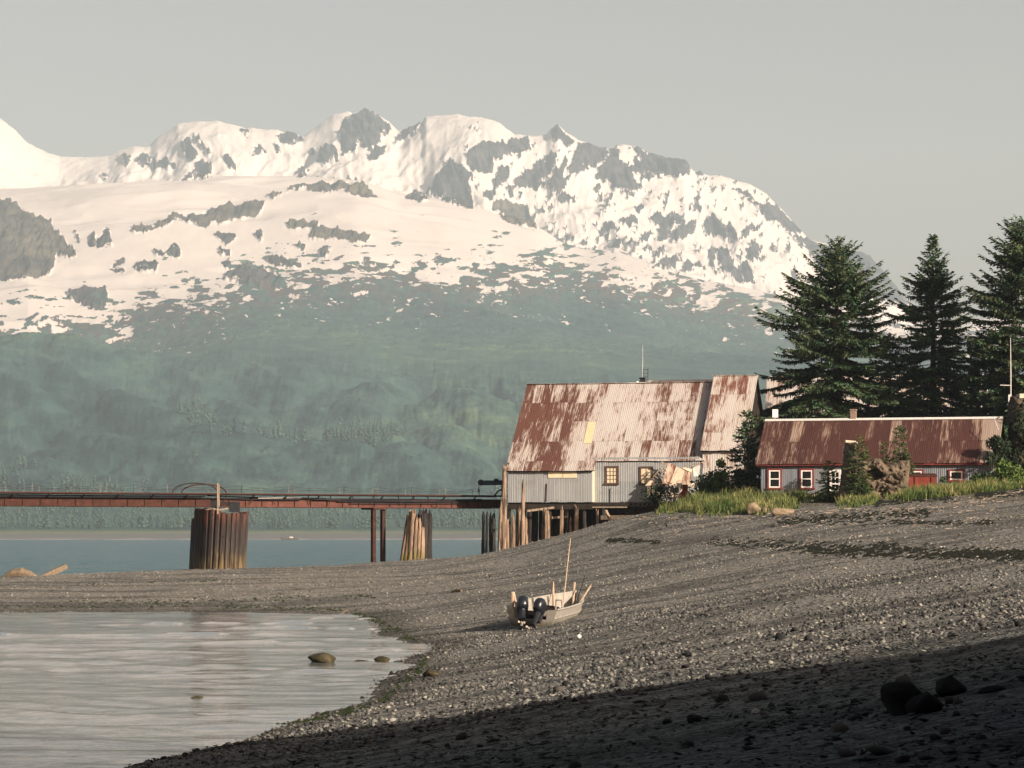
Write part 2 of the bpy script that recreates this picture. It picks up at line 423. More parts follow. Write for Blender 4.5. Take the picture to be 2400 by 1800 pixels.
nr, nc = 440, 220
Yr = np.geomspace(14, 176, nr)
uu = np.linspace(-0.34, 0.06, nc)
XX = uu[None]*np.maximum(Yr, 45)[:, None]; YY = np.repeat(Yr[:, None], nc, 1)
def swell(x, y):
    yy = y+1.2*fbm(x*0.05, y*0.02, 2, 44)*4+0.02*(x+20)
    z = 0.03*pn(x*0.75, yy*1.15, 40)*(.4+1.2*np.clip(pn(x*.04, yy*.09, 47)+.3, 0, 1))+0.012*pn(x*0.9, yy*2.2, 41)+0.055*pn(x*0.20, yy*0.38+.6*pn(x*.05, yy*.1, 61), 45)*(.35+1.3*np.clip(pn(x*.03, yy*.06, 48)+.35, 0, 1))+0.028*pn(x*0.42, yy*0.70+.5*pn(x*.09, yy*.15, 62), 49)
    for (yc, w, amp, xa, xb, s) in ((112, .34, .15, -26, -8, 1), (103.5, .3, .06, -30, -6, 2), (126, .34, .11, -18, -7, 3), (135, .34, .10, -12, -5.5, 4), (99, .26, .08, -8, -3.4, 5), (120, .3, .09, -12, -4.5, 6), (90, .4, .035, -22, -10, 7), (107, .45, .06, -9, -4, 8), (141, .5, .05, -14, -7, 9)):
        yl = yy-yc-1.3*pn(x*0.13+s*5, x*0+s, 50+s)
        env = sstep(xa-3, xa+3, x)*(1-sstep(xb-2.5, xb+1.5, x))*(0.55+0.9*np.clip(pn(x*0.16+s, x*0+2*s, 70+s)+.4, 0, 1))
        z = z+amp*env*np.exp(-(yl/w)**2)*np.where(yl < 0, 1, np.exp(-(yl/(w*2))**2))
    return z
ZZ = swell(XX, YY)
cove = np_obj('cove_water', np.stack([XX, YY, ZZ], -1).reshape(-1, 3), grid_faces(nr, nc), MAT['cove_water'], smooth=True)
tag(cove, 'calm muddy water of the cove reflecting pale sky', kind='structure')

nr, nc = 300, 220
Yr = np.concatenate([[181.0, 196.0], np.geomspace(212, 2520, nr-2)])
uu = np.linspace(-0.34, 0.34, nc)
XX = uu[None]*Yr[:, None]; YY = np.repeat(Yr[:, None], nc, 1)
ZZ = 0.16*ridge(XX*0.14+YY*0.02, YY*0.11, 2, 51)+0.22*fbm(XX*0.33, YY*0.22, 2, 52)-0.05
ZZ[:2] = -0.3
chan = np_obj('channel_water', np.stack([XX, YY, ZZ], -1).reshape(-1, 3), grid_faces(nr, nc), MAT['channel_water'], smooth=True)
tag(chan, 'choppy teal water of the channel behind the spit', kind='structure')
# the sea floor far beyond the frame on every side
sf = MB().add([(-5000,-320,-4.2),(5000,-320,-4.2),(5000,10600,-4.2),(-5000,10600,-4.2)], [(0,1,2,3)])
MAT['seabed'] = simple('seabed', (0.03,0.035,0.035), (0.05,0.055,0.05), 0.02, bump=0)
tag(sf.build('seabed', MAT['seabed']), 'dark sea floor under the channel', kind='structure')

# ------------------------------------------------------------------ mountains
def prof(pts, sc=1.085):
    a = np.array(pts, float)*sc
    return lambda x: np.interp(x, a[:, 0], a[:, 1])
SKY = prof([(-300,180),(-120,215),(0,257),(30,280),(60,310),(95,328),(130,340),(200,343),(235,340),(255,330),(290,318),(312,320),(325,316),(340,300),(365,283),(385,270),(420,265),(470,263),(505,272),(530,281),(545,279),(570,283),(600,283),(610,288),(625,288),(632,293),(655,297),(680,280),(720,250),(740,244),(755,243),(762,247),(785,238),(800,241),(810,247),(840,265),(860,285),(870,283),(885,275),(893,277),(905,270),(912,268),(920,255),(990,249),(1050,258),(1062,262),(1080,268),(1110,292),(1150,297),(1180,294),(1190,281),(1200,273),(1206,271),(1212,277),(1225,290),(1232,293),(1250,305),(1270,311),(1290,320),(1320,325),(1330,318),(1345,315),(1375,318),(1400,332),(1420,340),(1450,346),(1480,350),(1490,360),(1497,371),(1506,376),(1512,373),(1522,379),(1532,382),(1550,381),(1570,385),(1620,400),(1655,420),(1690,455),(1720,490),(1750,520),(1790,530),(1830,545),(1860,548),(1880,557),(1900,580),(1920,603),(1940,625),(1955,650),(1980,680),(2020,695),(2080,700),(2110,694),(2150,690),(2212,688),(2600,640)])
BEN = prof([(-400,430),(0,421),(100,416),(300,401),(480,391),(640,391),(700,393),(770,397),(815,411),(855,425),(900,431),(960,440),(1030,455),(1100,482),(1160,497),(1210,530),(1260,545),(1330,550),(1400,570),(1470,600),(1560,620),(1660,640),(1760,660),(1860,690),(1960,710),(2212,735),(2600,745)])
GRN = prof([(-400,715),(0,720),(60,722),(150,745),(300,766),(480,780),(800,800),(1100,815),(1400,830),(1700,842),(2212,850),(2600,850)])
SNW = prof([(-400,720),(0,712),(150,690),(270,690),(300,655),(450,640),(560,600),(620,590),(700,580),(760,580),(850,582),(980,590),(1080,588),(1150,578),(1250,582),(1330,586),(1420,600),(1480,612),(1560,632),(1650,655),(1760,680),(1900,700),(2212,725),(2600,730)])

UU = np.concatenate([np.linspace(-0.36, -0.192, 64, endpoint=False), np.linspace(-0.192, 0.192, 990), np.linspace(0.192, 0.36, 65)[1:]]); nc = len(UU); PX = 1200+UU*F
def zz(py, d): return H+(YH-py)/F*d
sk = SKY(PX); be = BEN(PX); gr = GRN(PX)
D3 = 9300+500*fbm(PX*0.0012, PX*0, 3, 90); D2 = 7300+350*fbm(PX*0.0018, PX*0+3, 3, 91); D1 = 4400+250*fbm(PX*0.002, PX*0+7, 3, 92)
be = np.maximum(be, sk+16)
_k = np.hanning(31); be = np.convolve(np.pad(be, 15, 'edge'), _k/_k.sum(), 'valid')
_k2 = np.hanning(91); sks = np.convolve(np.pad(sk, 45, 'edge'), _k2/_k2.sum(), 'valid')
# knots along every column: (distance, height)
KD = np.stack([np.full(nc, 2395.), np.full(nc, 2424.)+14*fbm(PX*0.004, PX*0, 3, 93), np.full(nc, 2530.), np.full(nc, 2720.), np.full(nc, 3000.), np.full(nc, 3450.), D1, D1+420, np.full(nc, 5700.), D2, D2+330, (D2+330)*.42+D3*.58, D3, D3+550, D3+900])
KZ = np.stack([np.full(nc, -3.0), np.full(nc, 0.05), np.full(nc, 3.2), np.full(nc, 8.5), np.full(nc, 26.), zz(gr*.42+1150*.58, 3450)*1.0, zz(gr, D1), zz(gr, D1)-8+70*sstep(200, 620, PX), zz(gr*.6+be*.4, 5700), zz(be, D2), zz(be, D2)-40, (zz(be, D2)-40)*.5+zz(sks, D3)*.5-25, zz(sk, D3), zz(sk, D3)-320, zz(sk, D3)-700])
seg = [3, 5, 8, 22, 40, 56, 5, 84, 130, 5, 120, 110, 6, 3]
rowsD = []; rowsZ = []; tt_all = []
for k, ns in enumerate(seg):
    for j in range(ns):
        f = j/ns
        rowsD.append(KD[k]*(1-f)+KD[k+1]*f)
        # Catmull style slopes in the interior keep the slopes rounded
        h = KD[k+1]-KD[k]
        def slope(i):
            if i <= 0 or i >= len(KD)-1: return np.zeros(nc)
            a = (KZ[i]-KZ[i-1])/(KD[i]-KD[i-1]); b = (KZ[i+1]-KZ[i])/(KD[i+1]-KD[i])
            return np.where(a*b > 0, 2*a*b/(a+b+1e-9*np.sign(a+b)), 0)
        m0, m1 = slope(k)*h, slope(k+1)*h
        f2, f3 = f*f, f*f*f
        rowsZ.append(KZ[k]*(2*f3-3*f2+1)+m0*(f3-2*f2+f)+KZ[k+1]*(-2*f3+3*f2)+m1*(f3-f2)); tt_all.append(k+f)
MD = np.array(rowsD); MZ = np.array(rowsZ); MT = np.array(tt_all)[:, None]+np.zeros_like(MD)
MX = UU[None]*MD
# noise, fading to nothing on the crests that draw the outline
at3 = np.exp(-((MD-D3)/160.)**2); at2 = np.exp(-((MD-D2)/120.)**2); at1 = np.exp(-((MD-D1)/90.)**2)
hi = sstep(D2+100, D2+500, MD)                     # the rocky range
mid = sstep(D1+100, D1+700, MD)*(1-sstep(D2-50, D2+300, MD))
low = sstep(2800, 3200, MD)*(1-sstep(D1+50, D1+300, MD))
PYV = YH-(MZ-H)/MD*F
MX2 = MX+60*fbm(MX/420, MD/420, 3, 101); MY2 = MD+60*fbm(MX/420, MD/420, 3, 102)
rg = ridge(MX2/620, MY2/900, 5, 103, 0.52)-0.35
front = sstep(D3+40, D3-500, MD)
dz = -hi*front*(95*np.clip(0.75-rg, 0, 2)+16*np.clip(0.9-ridge(MX2/110, MY2/300, 4, 104), 0, 2))
dz += hi*at3*(5*ridge(MX/60, MD/60, 3, 105))
dz += mid*(1-0.9*at2)*(-26*np.clip(.5-ridge(MX2/620, MY2/420, 3, 106), 0, 2)+3*fbm(MX/90, MD/120, 3, 107))
gul = ridge(MX2/330+0.3*MD/900, MY2/1300, 3, 108)
dz += low*(1-0.8*at1)*(-52*np.clip(gul-0.05, 0, 1)*sstep(3000, 3400, MD)+17*fbm(MX/130, MD/260, 3, 109)+26*(ridge((MX+0.55*(MD-3500))/240, MD/1100, 3, 113)-.3))
veg_l = low+mid*sstep(-40, 60, PYV-SNW(PX)[None])*0.8
dz += veg_l*(2.2*np.abs(pn(MX/9, MD/16, 110))+4.5*np.abs(pn(MX/23, MD/40, 111))+7*np.abs(fbm(MX/70, MD/110, 3, 112)))
MZ = MZ+dz
PY = YH-(MZ-H)/MD*F
# photo row of every point of the slope, to lay out snow and rock
PY0 = PYV
PXG = np.repeat(PX[None], len(MD), 0)
# bare rock and cliff outcrops, traced as closed outlines on the slope
ZA = lambda q: [(x/2.212, 220+y/2.212) for x, y in q]
ZB = lambda q: [(800+x/2.212, 220+y/2.212) for x, y in q]
ZC = lambda q: [(1700+x/3.16, 480+y/3.16) for x, y in q]
CL = [ZA(q) for q in (
 [(-400,560),(0,545),(60,560),(130,610),(190,640),(265,660),(265,690),(300,720),(330,760),(400,840),(350,850),(290,830),(280,900),(250,940),(200,950),(80,965),(-400,990)],
 [(690,690),(800,690),(860,645),(900,630),(960,640),(1040,630),(1100,600),(1200,580),(1300,570),(1330,555),(1370,560),(1360,590),(1330,640),(1280,645),(1230,655),(1150,675),(1110,665),(1060,695),(1010,675),(960,660),(900,655),(860,690),(800,700),(750,720),(690,720)],
 [(1380,530),(1480,510),(1500,495),(1560,475),(1650,462),(1750,458),(1850,462),(1890,475),(1960,545),(1890,540),(1830,515),(1780,500),(1700,510),(1620,500),(1500,500),(1420,545)],
 [(1480,670),(1560,665),(1650,670),(1640,690),(1560,700),(1510,700)],
 [(1620,700),(1700,690),(1800,715),(1930,740),(1900,770),(1820,770),(1760,750),(1680,755),(1600,750)])]
CL += [ZB([(775,590),(830,565),(890,575),(950,590),(980,650),(1020,700),(950,690),(850,660)])]
RK = [ZA(q) for q in (
 [(1390,860),(1480,850),(1530,870),(1570,900),(1480,900),(1400,880)], [(1150,960),(1230,900),(1330,890),(1390,920),(1480,970),(1450,1010),(1350,1000),(1250,980)],
 [(1110,730),(1190,730),(1220,750),(1170,790),(1150,760)], [(800,810),(870,815),(910,780),(940,810),(930,850),(860,840),(800,840)],
 [(580,880),(640,850),(650,880),(590,895)], [(570,905),(640,910),(650,925),(600,930)], [(680,890),(760,870),(820,885),(810,920),(720,920)],
 [(460,780),(480,730),(500,720),(480,790)], [(500,760),(550,695),(570,700),(560,760),(590,790),(500,790)], [(390,710),(410,750),(420,780),(400,770)],
 [(340,1030),(450,1015),(560,1020),(560,1090),(500,1120),(440,1100),(360,1060)],
 [(935,260),(980,255),(1010,310),(1040,340),(1000,360),(960,330)], [(1000,210),(1050,250),(1030,260),(1000,230)], [(1035,265),(1090,300),(1080,330),(1040,290)],
 [(790,355),(870,350),(910,380),(860,395),(790,395)], [(1000,360),(1060,355),(1095,390),(1095,440),(1020,440),(1000,400)], [(1150,320),(1200,350),(1230,400),(1190,390)],
 [(1455,215),(1510,200),(1580,235),(1530,280),(1460,260)], [(1415,255),(1460,300),(1430,305)], [(1310,320),(1360,265),(1380,310)],
 [(610,320),(680,320),(660,390),(640,345)], [(715,350),(790,330),(740,385)], [(950,445),(1000,420),(990,450)], [(1240,185),(1290,195),(1280,220)], [(520,430),(570,415),(545,445)],
 [(1780,140),(1830,120),(1890,80),(1960,115),(2030,180),(1970,240),(1930,300),(1880,280),(1850,240),(1840,310),(1770,320),(1760,240)],
 [(1640,330),(1690,280),(1750,290),(1750,350),(1700,375),(1640,360)], [(1595,290),(1630,280),(1620,340)], [(1920,330),(1970,280),(2010,270),(1990,330),(1920,360)], [(1560,390),(1620,390),(1590,420),(1545,440)],
 [(1130,805),(1200,815),(1195,840),(1140,830)], [(1150,870),(1190,860),(1200,900),(1160,900)], [(1330,730),(1360,720),(1345,775)], [(1510,790),(1590,780),(1570,810)], [(1660,800),(1720,800),(1690,840),(1650,830)])]
RK += [ZB(q) for q in (
 [(280,270),(310,195),(345,185),(420,155),(400,190),(350,230)], [(440,520),(490,440),(520,390),(570,350),(630,370),(680,440),(660,480),(690,600),(620,580),(500,545)],
 [(650,330),(700,290),(740,265),(850,265),(900,235),(965,235),(990,290),(900,320),(840,330),(790,370),(790,410),(700,410),(650,370)],
 [(740,520),(790,490),(820,390),(870,390),(870,440),(810,490),(790,550),(740,545)], [(890,470),(980,400),(1070,320),(1120,310),(1110,370),(1060,450),(1010,500),(940,495)],
 [(1075,480),(1120,400),(1170,330),(1170,380),(1150,440),(1190,460),(1130,520),(1080,510)], [(1080,205),(1120,160),(1180,220),(1210,250),(1170,280),(1140,240),(1110,250)],
 [(1110,560),(1160,520),(1220,560),(1150,580)], [(1170,420),(1200,360),(1230,255),(1300,265),(1380,280),(1380,340),(1320,380),(1270,400)],
 [(1310,440),(1350,380),(1390,300),(1440,285),(1440,350),(1480,375),(1560,360),(1510,270),(1640,310),(1790,350),(1815,400),(1770,440),(1640,440),(1520,430),(1530,480),(1580,510),(1520,530),(1430,510),(1390,470)],
 [(1840,420),(1860,395),(1890,425)], [(915,520),(950,510),(940,550)],
 [(1345,700),(1420,660),(1410,710),(1350,740)], [(1450,660),(1540,640),(1530,690),(1470,700)], [(1510,590),(1570,575),(1550,620)],
 [(1600,660),(1640,630),(1780,635),(1780,680),(1720,690),(1680,770),(1640,760),(1650,700)], [(1690,740),(1850,660),(1830,720),(1730,780)],
 [(1880,690),(1940,630),(1990,720),(2000,770),(1960,740),(1900,740)], [(1620,860),(1670,800),(1670,840),(1590,890)], [(1620,900),(1740,840),(1750,880),(1720,915)],
 [(1370,790),(1450,760),(1440,800)], [(1940,810),(1980,790),(2080,950),(2080,990),(1990,940),(1950,870)], [(1910,820),(1930,800),(1940,930),(1910,900)],
 [(2090,850),(2150,760),(2180,820),(2130,880)], [(2080,890),(2110,880),(2140,990),(2090,980)], [(1770,895),(1860,890),(1870,910),(1790,925)], [(1220,790),(1280,755),(1270,780)],
 [(1330,640),(1400,580),(1350,635)], [(2030,500),(2100,520),(2212,600),(2212,660),(2130,560)], [(1830,560),(1860,550),(1850,600)], [(2080,720),(2130,710),(2100,750)], [(2000,700),(2030,690),(2060,770),(2020,760)],
 [(1540,770),(1620,730),(1590,780)], [(1480,790),(1550,770),(1530,800)], [(330,540),(390,525),(460,550),(400,560)], [(855,500),(905,505),(880,540)])]
RK += [ZC(q) for q in (
 [(240,0),(380,0),(440,80),(570,200),(560,230),(470,230),(400,160),(300,90)], [(500,260),(600,260),(740,300),(940,310),(1080,380),(1210,500),(1360,700),(1330,790),(1230,760),(1000,700),(700,460),(600,340)],
 [(140,400),(220,280),(260,320),(240,420)], [(130,590),(150,440),(210,520),(210,590)], [(0,440),(60,420),(130,560),(0,480)], [(310,330),(350,280),(370,340)], [(480,530),(500,500),(540,560),(500,570)])]
def sdist(qx, qy, poly):
    """signed distance to a closed outline, inside positive"""
    inside = np.zeros(qx.shape, bool); dmin = np.full(qx.shape, 1e9)
    n = len(poly)
    for i in range(n):
        x1, y1 = poly[i]; x2, y2 = poly[(i+1) % n]
        c = ((y1 > qy) != (y2 > qy)) & (qx < (x2-x1)*(qy-y1)/(y2-y1+1e-9)+x1)
        inside ^= c
        ex, ey = x2-x1, y2-y1; tt = np.clip(((qx-x1)*ex+(qy-y1)*ey)/(ex*ex+ey*ey+1e-9), 0, 1)
        dmin = np.minimum(dmin, np.hypot(qx-x1-tt*ex, qy-y1-tt*ey))
    return np.where(inside, dmin, -dmin)
wx = PXG+7*fbm(PXG/26, PY/26, 4, 120)+3*pn(PXG/7, PY/9, 124); wy = PY+6*fbm(PXG/22, PY/30, 4, 121)+2.5*pn(PXG/6, PY/6, 125)
def union(polys):
    m = np.full(PXG.shape, -60.0)
    for q in polys:
        a = np.array(q); x0, y0 = a.min(0)-30; x1, y1 = a.max(0)+30
        s = (PXG > x0) & (PXG < x1) & (PY > y0) & (PY < y1)
        if s.any(): m[s] = np.maximum(m[s], sdist(wx[s], wy[s], q))
    return m
far_ok = MD > D1+100
m_cl = np.where(far_ok, union(CL), -60); m_rk = np.where(far_ok, union(RK), -60)
snow_in = fbm(PXG/15, PY/22, 4, 122)                       # snow still lying on ledges of the rock
sd_r = m_rk-np.clip(snow_in-0.15, 0, 1)*40*sstep(0, 6, m_rk)*0.6
sd_c = m_cl
rockm = sstep(-1.2, 1.2, sd_r)
cliffm = sstep(-1.0, 1.0, m_cl)
# small scattered outcrops on the steep range
sc = fbm(PXG/9+PY/24, PY/24, 4, 126)+0.35*fbm(PXG/70, PY/60, 3, 127)
zone = sstep(D2+150, D2+500, MD)*np.exp(-((PXG-1500)/420.)**2)+0.35*sstep(D2+150, D2+500, MD)
sd_r = np.maximum(sd_r, (sc*np.clip(zone, 0, 1)-0.34)*26)
rockm = np.maximum(rockm, sstep(0.32, 0.38, sc*np.clip(zone, 0, 1)))
sc2 = 0.8*fbm(PXG/34+PY0/40, PY0/11, 5, 128, .6)+0.6*fbm(PXG/110, PY0/40, 3, 129)
pat = fbm(PXG/16-PY0/9, PY0/5, 4, 138, .6)+0.5*fbm(PXG/80, PY0/30, 2, 139)
snl = SNW(PXG)
below = PY0-snl
bench = (MD > D1+60) & (MD < D2-40)
# snow line: patchy brush above it, patchy snow below it
bf = sc2+np.interp(below, [-220,-130,-70,-30,0,25,55,110,190], [-.9,-.55,-.32,-.16,-.02,.14,.34,.62,1.])
bf = np.where(below > -20, np.minimum(bf, 0.36-pat+np.interp(below, [-20,40,120,200], [.0,.02,.08,.6])), bf)
bf = np.where(MD <= D1+60, 1.0, np.where(bench, bf, -1.0))
brown = sstep(-0.25, 0.2, fbm(PXG/40, PY0/14, 4, 131))*np.exp(-((below-15)/60.)**2)*bench
# cliffs and outcrops stand proud of the snow and are craggy
crag = np.maximum(rockm, cliffm)*(1-at3*.8)
MZ = MZ+crag*hi*(40*(ridge(MX/45+MZ/90, MZ/120, 4, 133, .6)-.2))+crag*mid*(18*(ridge(MX/38, MZ/60, 4, 134, .6)-.2))
strata = cliffm
col = np.clip(np.stack([.5+sd_r/24, .5+sd_c/24, .5+bf*.6, brown], -1), 0, 1)

t = NT('mountain')
cc = t.attr('cover', 'Color'); s = t.sep(cc)
br = t.attr('cover', 'Alpha')
p = t.pos()
en = t.math('SUBTRACT', t.noise(t.mapv(p, (1,.6,1.3)), 0.035, 8, .68), .5)
en2 = t.math('SUBTRACT', t.noise(t.mapv(p, (.8,.4,2.0)), 0.03, 7, .68), .5)
def cut(f, n_, k): return t.ramp(t.math('ADD', f, t.math('MULTIPLY', n_, k)), [(.485, 0.), (.515, 1.)])
snow = t.mix(t.noise(p, 0.004, 4), (0.45,0.42,0.395), (0.54,0.505,0.48))
rock = t.ramp(t.noise(t.mapv(p, (1,1,1.8)), 0.018, 7, 0.7), [(0.36, (0.014,0.015,0.019)), (0.64, (0.065,0.062,0.062))])
st = t.noise(t.mapv(p, (0.010, 0.006, 0.020), (0.3, 0.5, 0.2)), 1.0, 7, 0.68)
cliff = t.ramp(st, [(0.38, (0.03,0.028,0.026)), (0.5, (0.065,0.058,0.045)), (0.62, (0.11,0.098,0.07))])
gn = t.noise(t.mapv(p, (1,.5,2.6)), 0.022, 6, 0.7); gl = t.noise(t.mapv(p, (1,0.6,1)), 0.0022, 4, 0.55)
green = t.ramp(t.math('ADD', t.math('MULTIPLY', gn, 0.55), t.math('MULTIPLY', gl, 0.45)), [(0.36, (0.008,0.033,0.034)), (0.48, (0.024,0.064,0.060)), (0.57, (0.044,0.093,0.072)), (0.66, (0.095,0.150,0.090))])
green = t.mix(br, green, (0.062,0.048,0.045))
ka, kb, kc = cut(s[0], en, .75), cut(s[2], en2, .65), cut(s[1], en, .45)
c = t.mix(ka, snow, rock); c = t.mix(kb, c, green); c = t.mix(kc, c, cliff)
zz_ = t.sep(p)[2]
zn = t.math('ADD', zz_, t.math('MULTIPLY', t.noise(t.mapv(p, (1,1,1)), 0.02, 4), 4.0))
shore = t.ramp(t.math('MULTIPLY', zn, 0.1), [(0.22, (0.30,0.285,0.27)), (0.30, (0.135,0.13,0.128)), (0.62, (0.115,0.118,0.116)), (0.78, (0.135,0.145,0.095)), (0.95, (0.125,0.145,0.085)), (1.0, (0.06,0.10,0.06))])
c = t.mix(t.ramp(t.math('MULTIPLY', zn, 0.05), [(0.50, 1.0), (0.62, 0.0)]), c, shore)
t.col(c); t.rough(0.85); t.b.inputs['Specular IOR Level'].default_value = 0.15
t.bump(t.math('MULTIPLY', t.noise(p, 0.03, 7, 0.72), t.math('ADD', t.math('MAXIMUM', t.math('MAXIMUM', ka, kb), kc), 0.06)), 0.8, 9.0)
MAT['mountain'] = t.m
mt = np_obj('mountain', np.stack([MX, MD, MZ], -1).reshape(-1, 3), grid_faces(*MD.shape), MAT['mountain'], smooth=True, attrs={'cover': col.reshape(-1, 4)})
tag(mt, 'snow covered mountain range above green brushy slopes across the channel', kind='structure')

# ------------------------------------------------------------------ far wood along the opposite shore
def leafy(name, c1, c2, scale, rough=0.75, dark=None):
    t = NT(name); p = t.pos()
    n = t.noise(p, scale, 4, 0.6)
    t.col(t.ramp(n, [(0.3, c1), (0.7, c2)])); t.rough(rough); t.b.inputs['Specular IOR Level'].default_value = 0.2
    MAT[name] = t.m
leafy('far_leaves', (0.018,0.048,0.042), (0.050,0.090,0.068), 0.03)
def mt_z(x, y):
    # height of the far slope at (x, y)
    ci = np.clip(np.interp(x/y, UU, np.arange(nc)), 0, nc-1).astype(int)
    out = np.empty(len(x))
    for i in range(len(x)): out[i] = np.interp(y[i], MD[:, ci[i]], MZ[:, ci[i]])
    return out
r = np.random.default_rng(5)
xs = []; ys = []
n = 1900; y = 2735+260*r.random(n)**1.6; x = r.uniform(-.23, .23, n)*y; xs.append(x); ys.append(y)
n = 9000; y = r.uniform(3000, 3900, n); x = r.uniform(-.23, .23, n)*y
k = fbm(x/210+40, y/420, 3, 140)+0.25*fbm(x/60, y/80, 2, 141)
m = (k > 0.02+0.34*(y-3000)/900)
xs.append(x[m]); ys.append(y[m])
x = np.concatenate(xs); y = np.concatenate(ys); z = mt_z(x, y); n = len(x)
hgt = r.uniform(7, 17, n)*np.where(y > 3000, 1.15, 0.9); wid = hgt*r.uniform(0.13, 0.24, n)
tall = r.random(n) < 0.12; hgt = np.where(tall, hgt*1.35, hgt)
K = 5
fz = np.array([.22, .45, .62, .80, .93]); fr = np.array([.95, 1.0, .85, .6, .35])
ov, of = OCT[0]; V = []; FF = []; off = 0
for k in range(K):
    jx = r.normal(0, .35, n)*wid; jy = r.normal(0, .35, n)*wid; s1 = wid*fr[k]*r.uniform(.6, 1.15, n); s2 = hgt*r.uniform(.16, .24, n); th = r.uniform(0, 6.28, n)
    px_ = ov[None, :, 0]*s1[:, None]; py_ = ov[None, :, 1]*s1[:, None]
    V.append(np.stack([px_*np.cos(th)[:, None]-py_*np.sin(th)[:, None]+(x+jx)[:, None], px_*np.sin(th)[:, None]+py_*np.cos(th)[:, None]+(y+jy)[:, None], ov[None, :, 2]*s2[:, None]+(z+hgt*fz[k])[:, None]], -1).reshape(-1, 3))
    FF.append((of[None]+(np.arange(n)*6)[:, None, None]+off).reshape(-1, 3)); off += n*6
V = np.concatenate(V); FF = np.concatenate(FF)
fw = np_obj('woods', V, FF, MAT['far_leaves'])
tag(fw, 'hazy leafy woods along the far shore and in the gullies', kind='stuff')

# ------------------------------------------------------------------ bluff to the right of the camera, out of frame, that throws the foreground shade
EDGE = [ground_at(px, py) for px, py in ((500,1797),(620,1765),(930,1694),(1250,1640),(1600,1600),(2000,1551),(2400,1512))]
XB = 22.0
prof_b = []
for e in EDGE:
    tt = (e.x-XB)/LD.x; q = e-LD*tt; prof_b.append((q.y, q.z))
print('bluff edge', [(round(e.x,1), round(e.y,1), round(e.z,2)) for e in EDGE], [(round(a,1), round(b,1)) for a, b in prof_b])
# the bluff itself: a tall rock wall whose outer face runs with the sun's rays
bx = np.linspace(-14, 80, 150); by = np.linspace(-70, 46, 170)
BX, BY = np.meshgrid(bx, by)
hx, hy = math.sin(R(SUN_AZ)), -math.cos(R(SUN_AZ))         # horizontal direction towards the sun
s_ = (27.0-BY)*hx+(BX-22)*hy*1.0                            # how far inside the shading side
s_ = s_+0.5*fbm(BX/3.0, BY/3.0, 4, 300)+0.15*fbm(BX/.7, BY/.7, 3, 304)
left = sstep(18.6+0.8*fbm(BY/4, BY*0, 3, 301), 21.2, BX)
back = sstep(-9, -3, BX)*sstep(-16, -24, BY)             # arm added behind the viewpoint, blocks sky to darken the foreground
hh = 46*sstep(-0.8, 0.55, s_)*np.maximum(left, back)
hh = np.where(hh > 0, hh*(0.34+0.66*sstep(-2, 16, s_))+2.0*fbm(BX/5, BY/5, 4, 302)*np.maximum(left, back), 0)
BZ = gz(np.clip(BX, -13, 60), np.clip(BY, -20, 200))-0.5+np.maximum(hh, 0)
t = NT('bluff_rock'); p = t.pos()
n = t.noise(t.mapv(p, (1,1,2.2)), 0.7, 7, 0.65)
t.col(t.ramp(n, [(0.3, (0.02,0.02,0.02)), (0.7, (0.06,0.057,0.05))])); t.bump(n, 0.8, 0.3); MAT['bluff_rock'] = t.m
bl = np_obj('bluff', np.stack([BX, BY, BZ], -1).reshape(-1, 3), grid_faces(*BX.shape), MAT['bluff_rock'], smooth=False)
tag(bl, 'steep dark rock bluff beside the beach, extended unseen behind the view to shade the near shingle', kind='structure')

# ------------------------------------------------------------------ building materials
def rust_roof(name, a, u0, length, bias, rust1, rust2, pale1, pale2, contrast=0.05):
    t = NT(name); p = t.pos(); q = t.sep(p)
    u = t.math('SUBTRACT', t.math('MULTIPLY', q[0], math.cos(a)), t.math('MULTIPLY', q[1], math.sin(a)))
    w = q[2]
    rnd = t.rnd()
    st = t.noise(t.comb(t.math('MULTIPLY', u, 5.0), t.math('MULTIPLY', w, 0.8), t.math('MULTIPLY', rnd, 3.0)), 1.0, 7, 0.68)
    fine = t.noise(t.comb(t.math('MULTIPLY', u, 13.0), t.math('MULTIPLY', w, 2.2), 0.0), 1.0, 4, 0.7)
    lg = t.noise(t.comb(t.math('MULTIPLY', u, 0.45), t.math('MULTIPLY', w, 0.35), 2.0), 1.0, 3, 0.5)
    un = t.math('DIVIDE', t.math('SUBTRACT', u, u0), length)
    b = t.ramp(un, bias)
    m = t.math('ADD', t.math('MULTIPLY', st, 0.54), t.math('MULTIPLY', fine, 0.32))
    m = t.math('ADD', m, t.math('MULTIPLY', t.math('SUBTRACT', lg, 0.5), 0.45))
    m = t.math('ADD', m, t.math('MULTIPLY', t.math('SUBTRACT', rnd, 0.5), 0.14))
    m = t.math('ADD', m, t.math('SUBTRACT', b, 0.5))
    k = t.ramp(m, [(0.44-contrast, 0.0), (0.44+contrast, 1.0)])
    rc = t.ramp(t.math('ADD', t.math('MULTIPLY', fine, 0.6), t.math('MULTIPLY', lg, 0.4)), [(0.35, rust1), (0.65, rust2)])
    pc = t.mix(t.noise(t.comb(t.math('MULTIPLY', u, 6.0), t.math('MULTIPLY', w, 0.6), 7.0), 1.0, 4, 0.6), pale1, pale2)
    pc = t.mix(t.math('MULTIPLY', t.ramp(m, [(0.30, 0.0), (0.46, 1.0)]), 0.45), pc, (0.24,0.14,0.09))
    pc = t.mix(t.math('MULTIPLY', rnd, 0.35), pc, pale2)
    t.col(t.mix(k, pc, rc)); t.rough(0.72); t.b.inputs['Specular IOR Level'].default_value = 0.3
    t.bump(t.math('ADD', k, t.math('MULTIPLY', fine, 0.4)), 0.25, 0.01)
    MAT[name] = t.m; return t.m
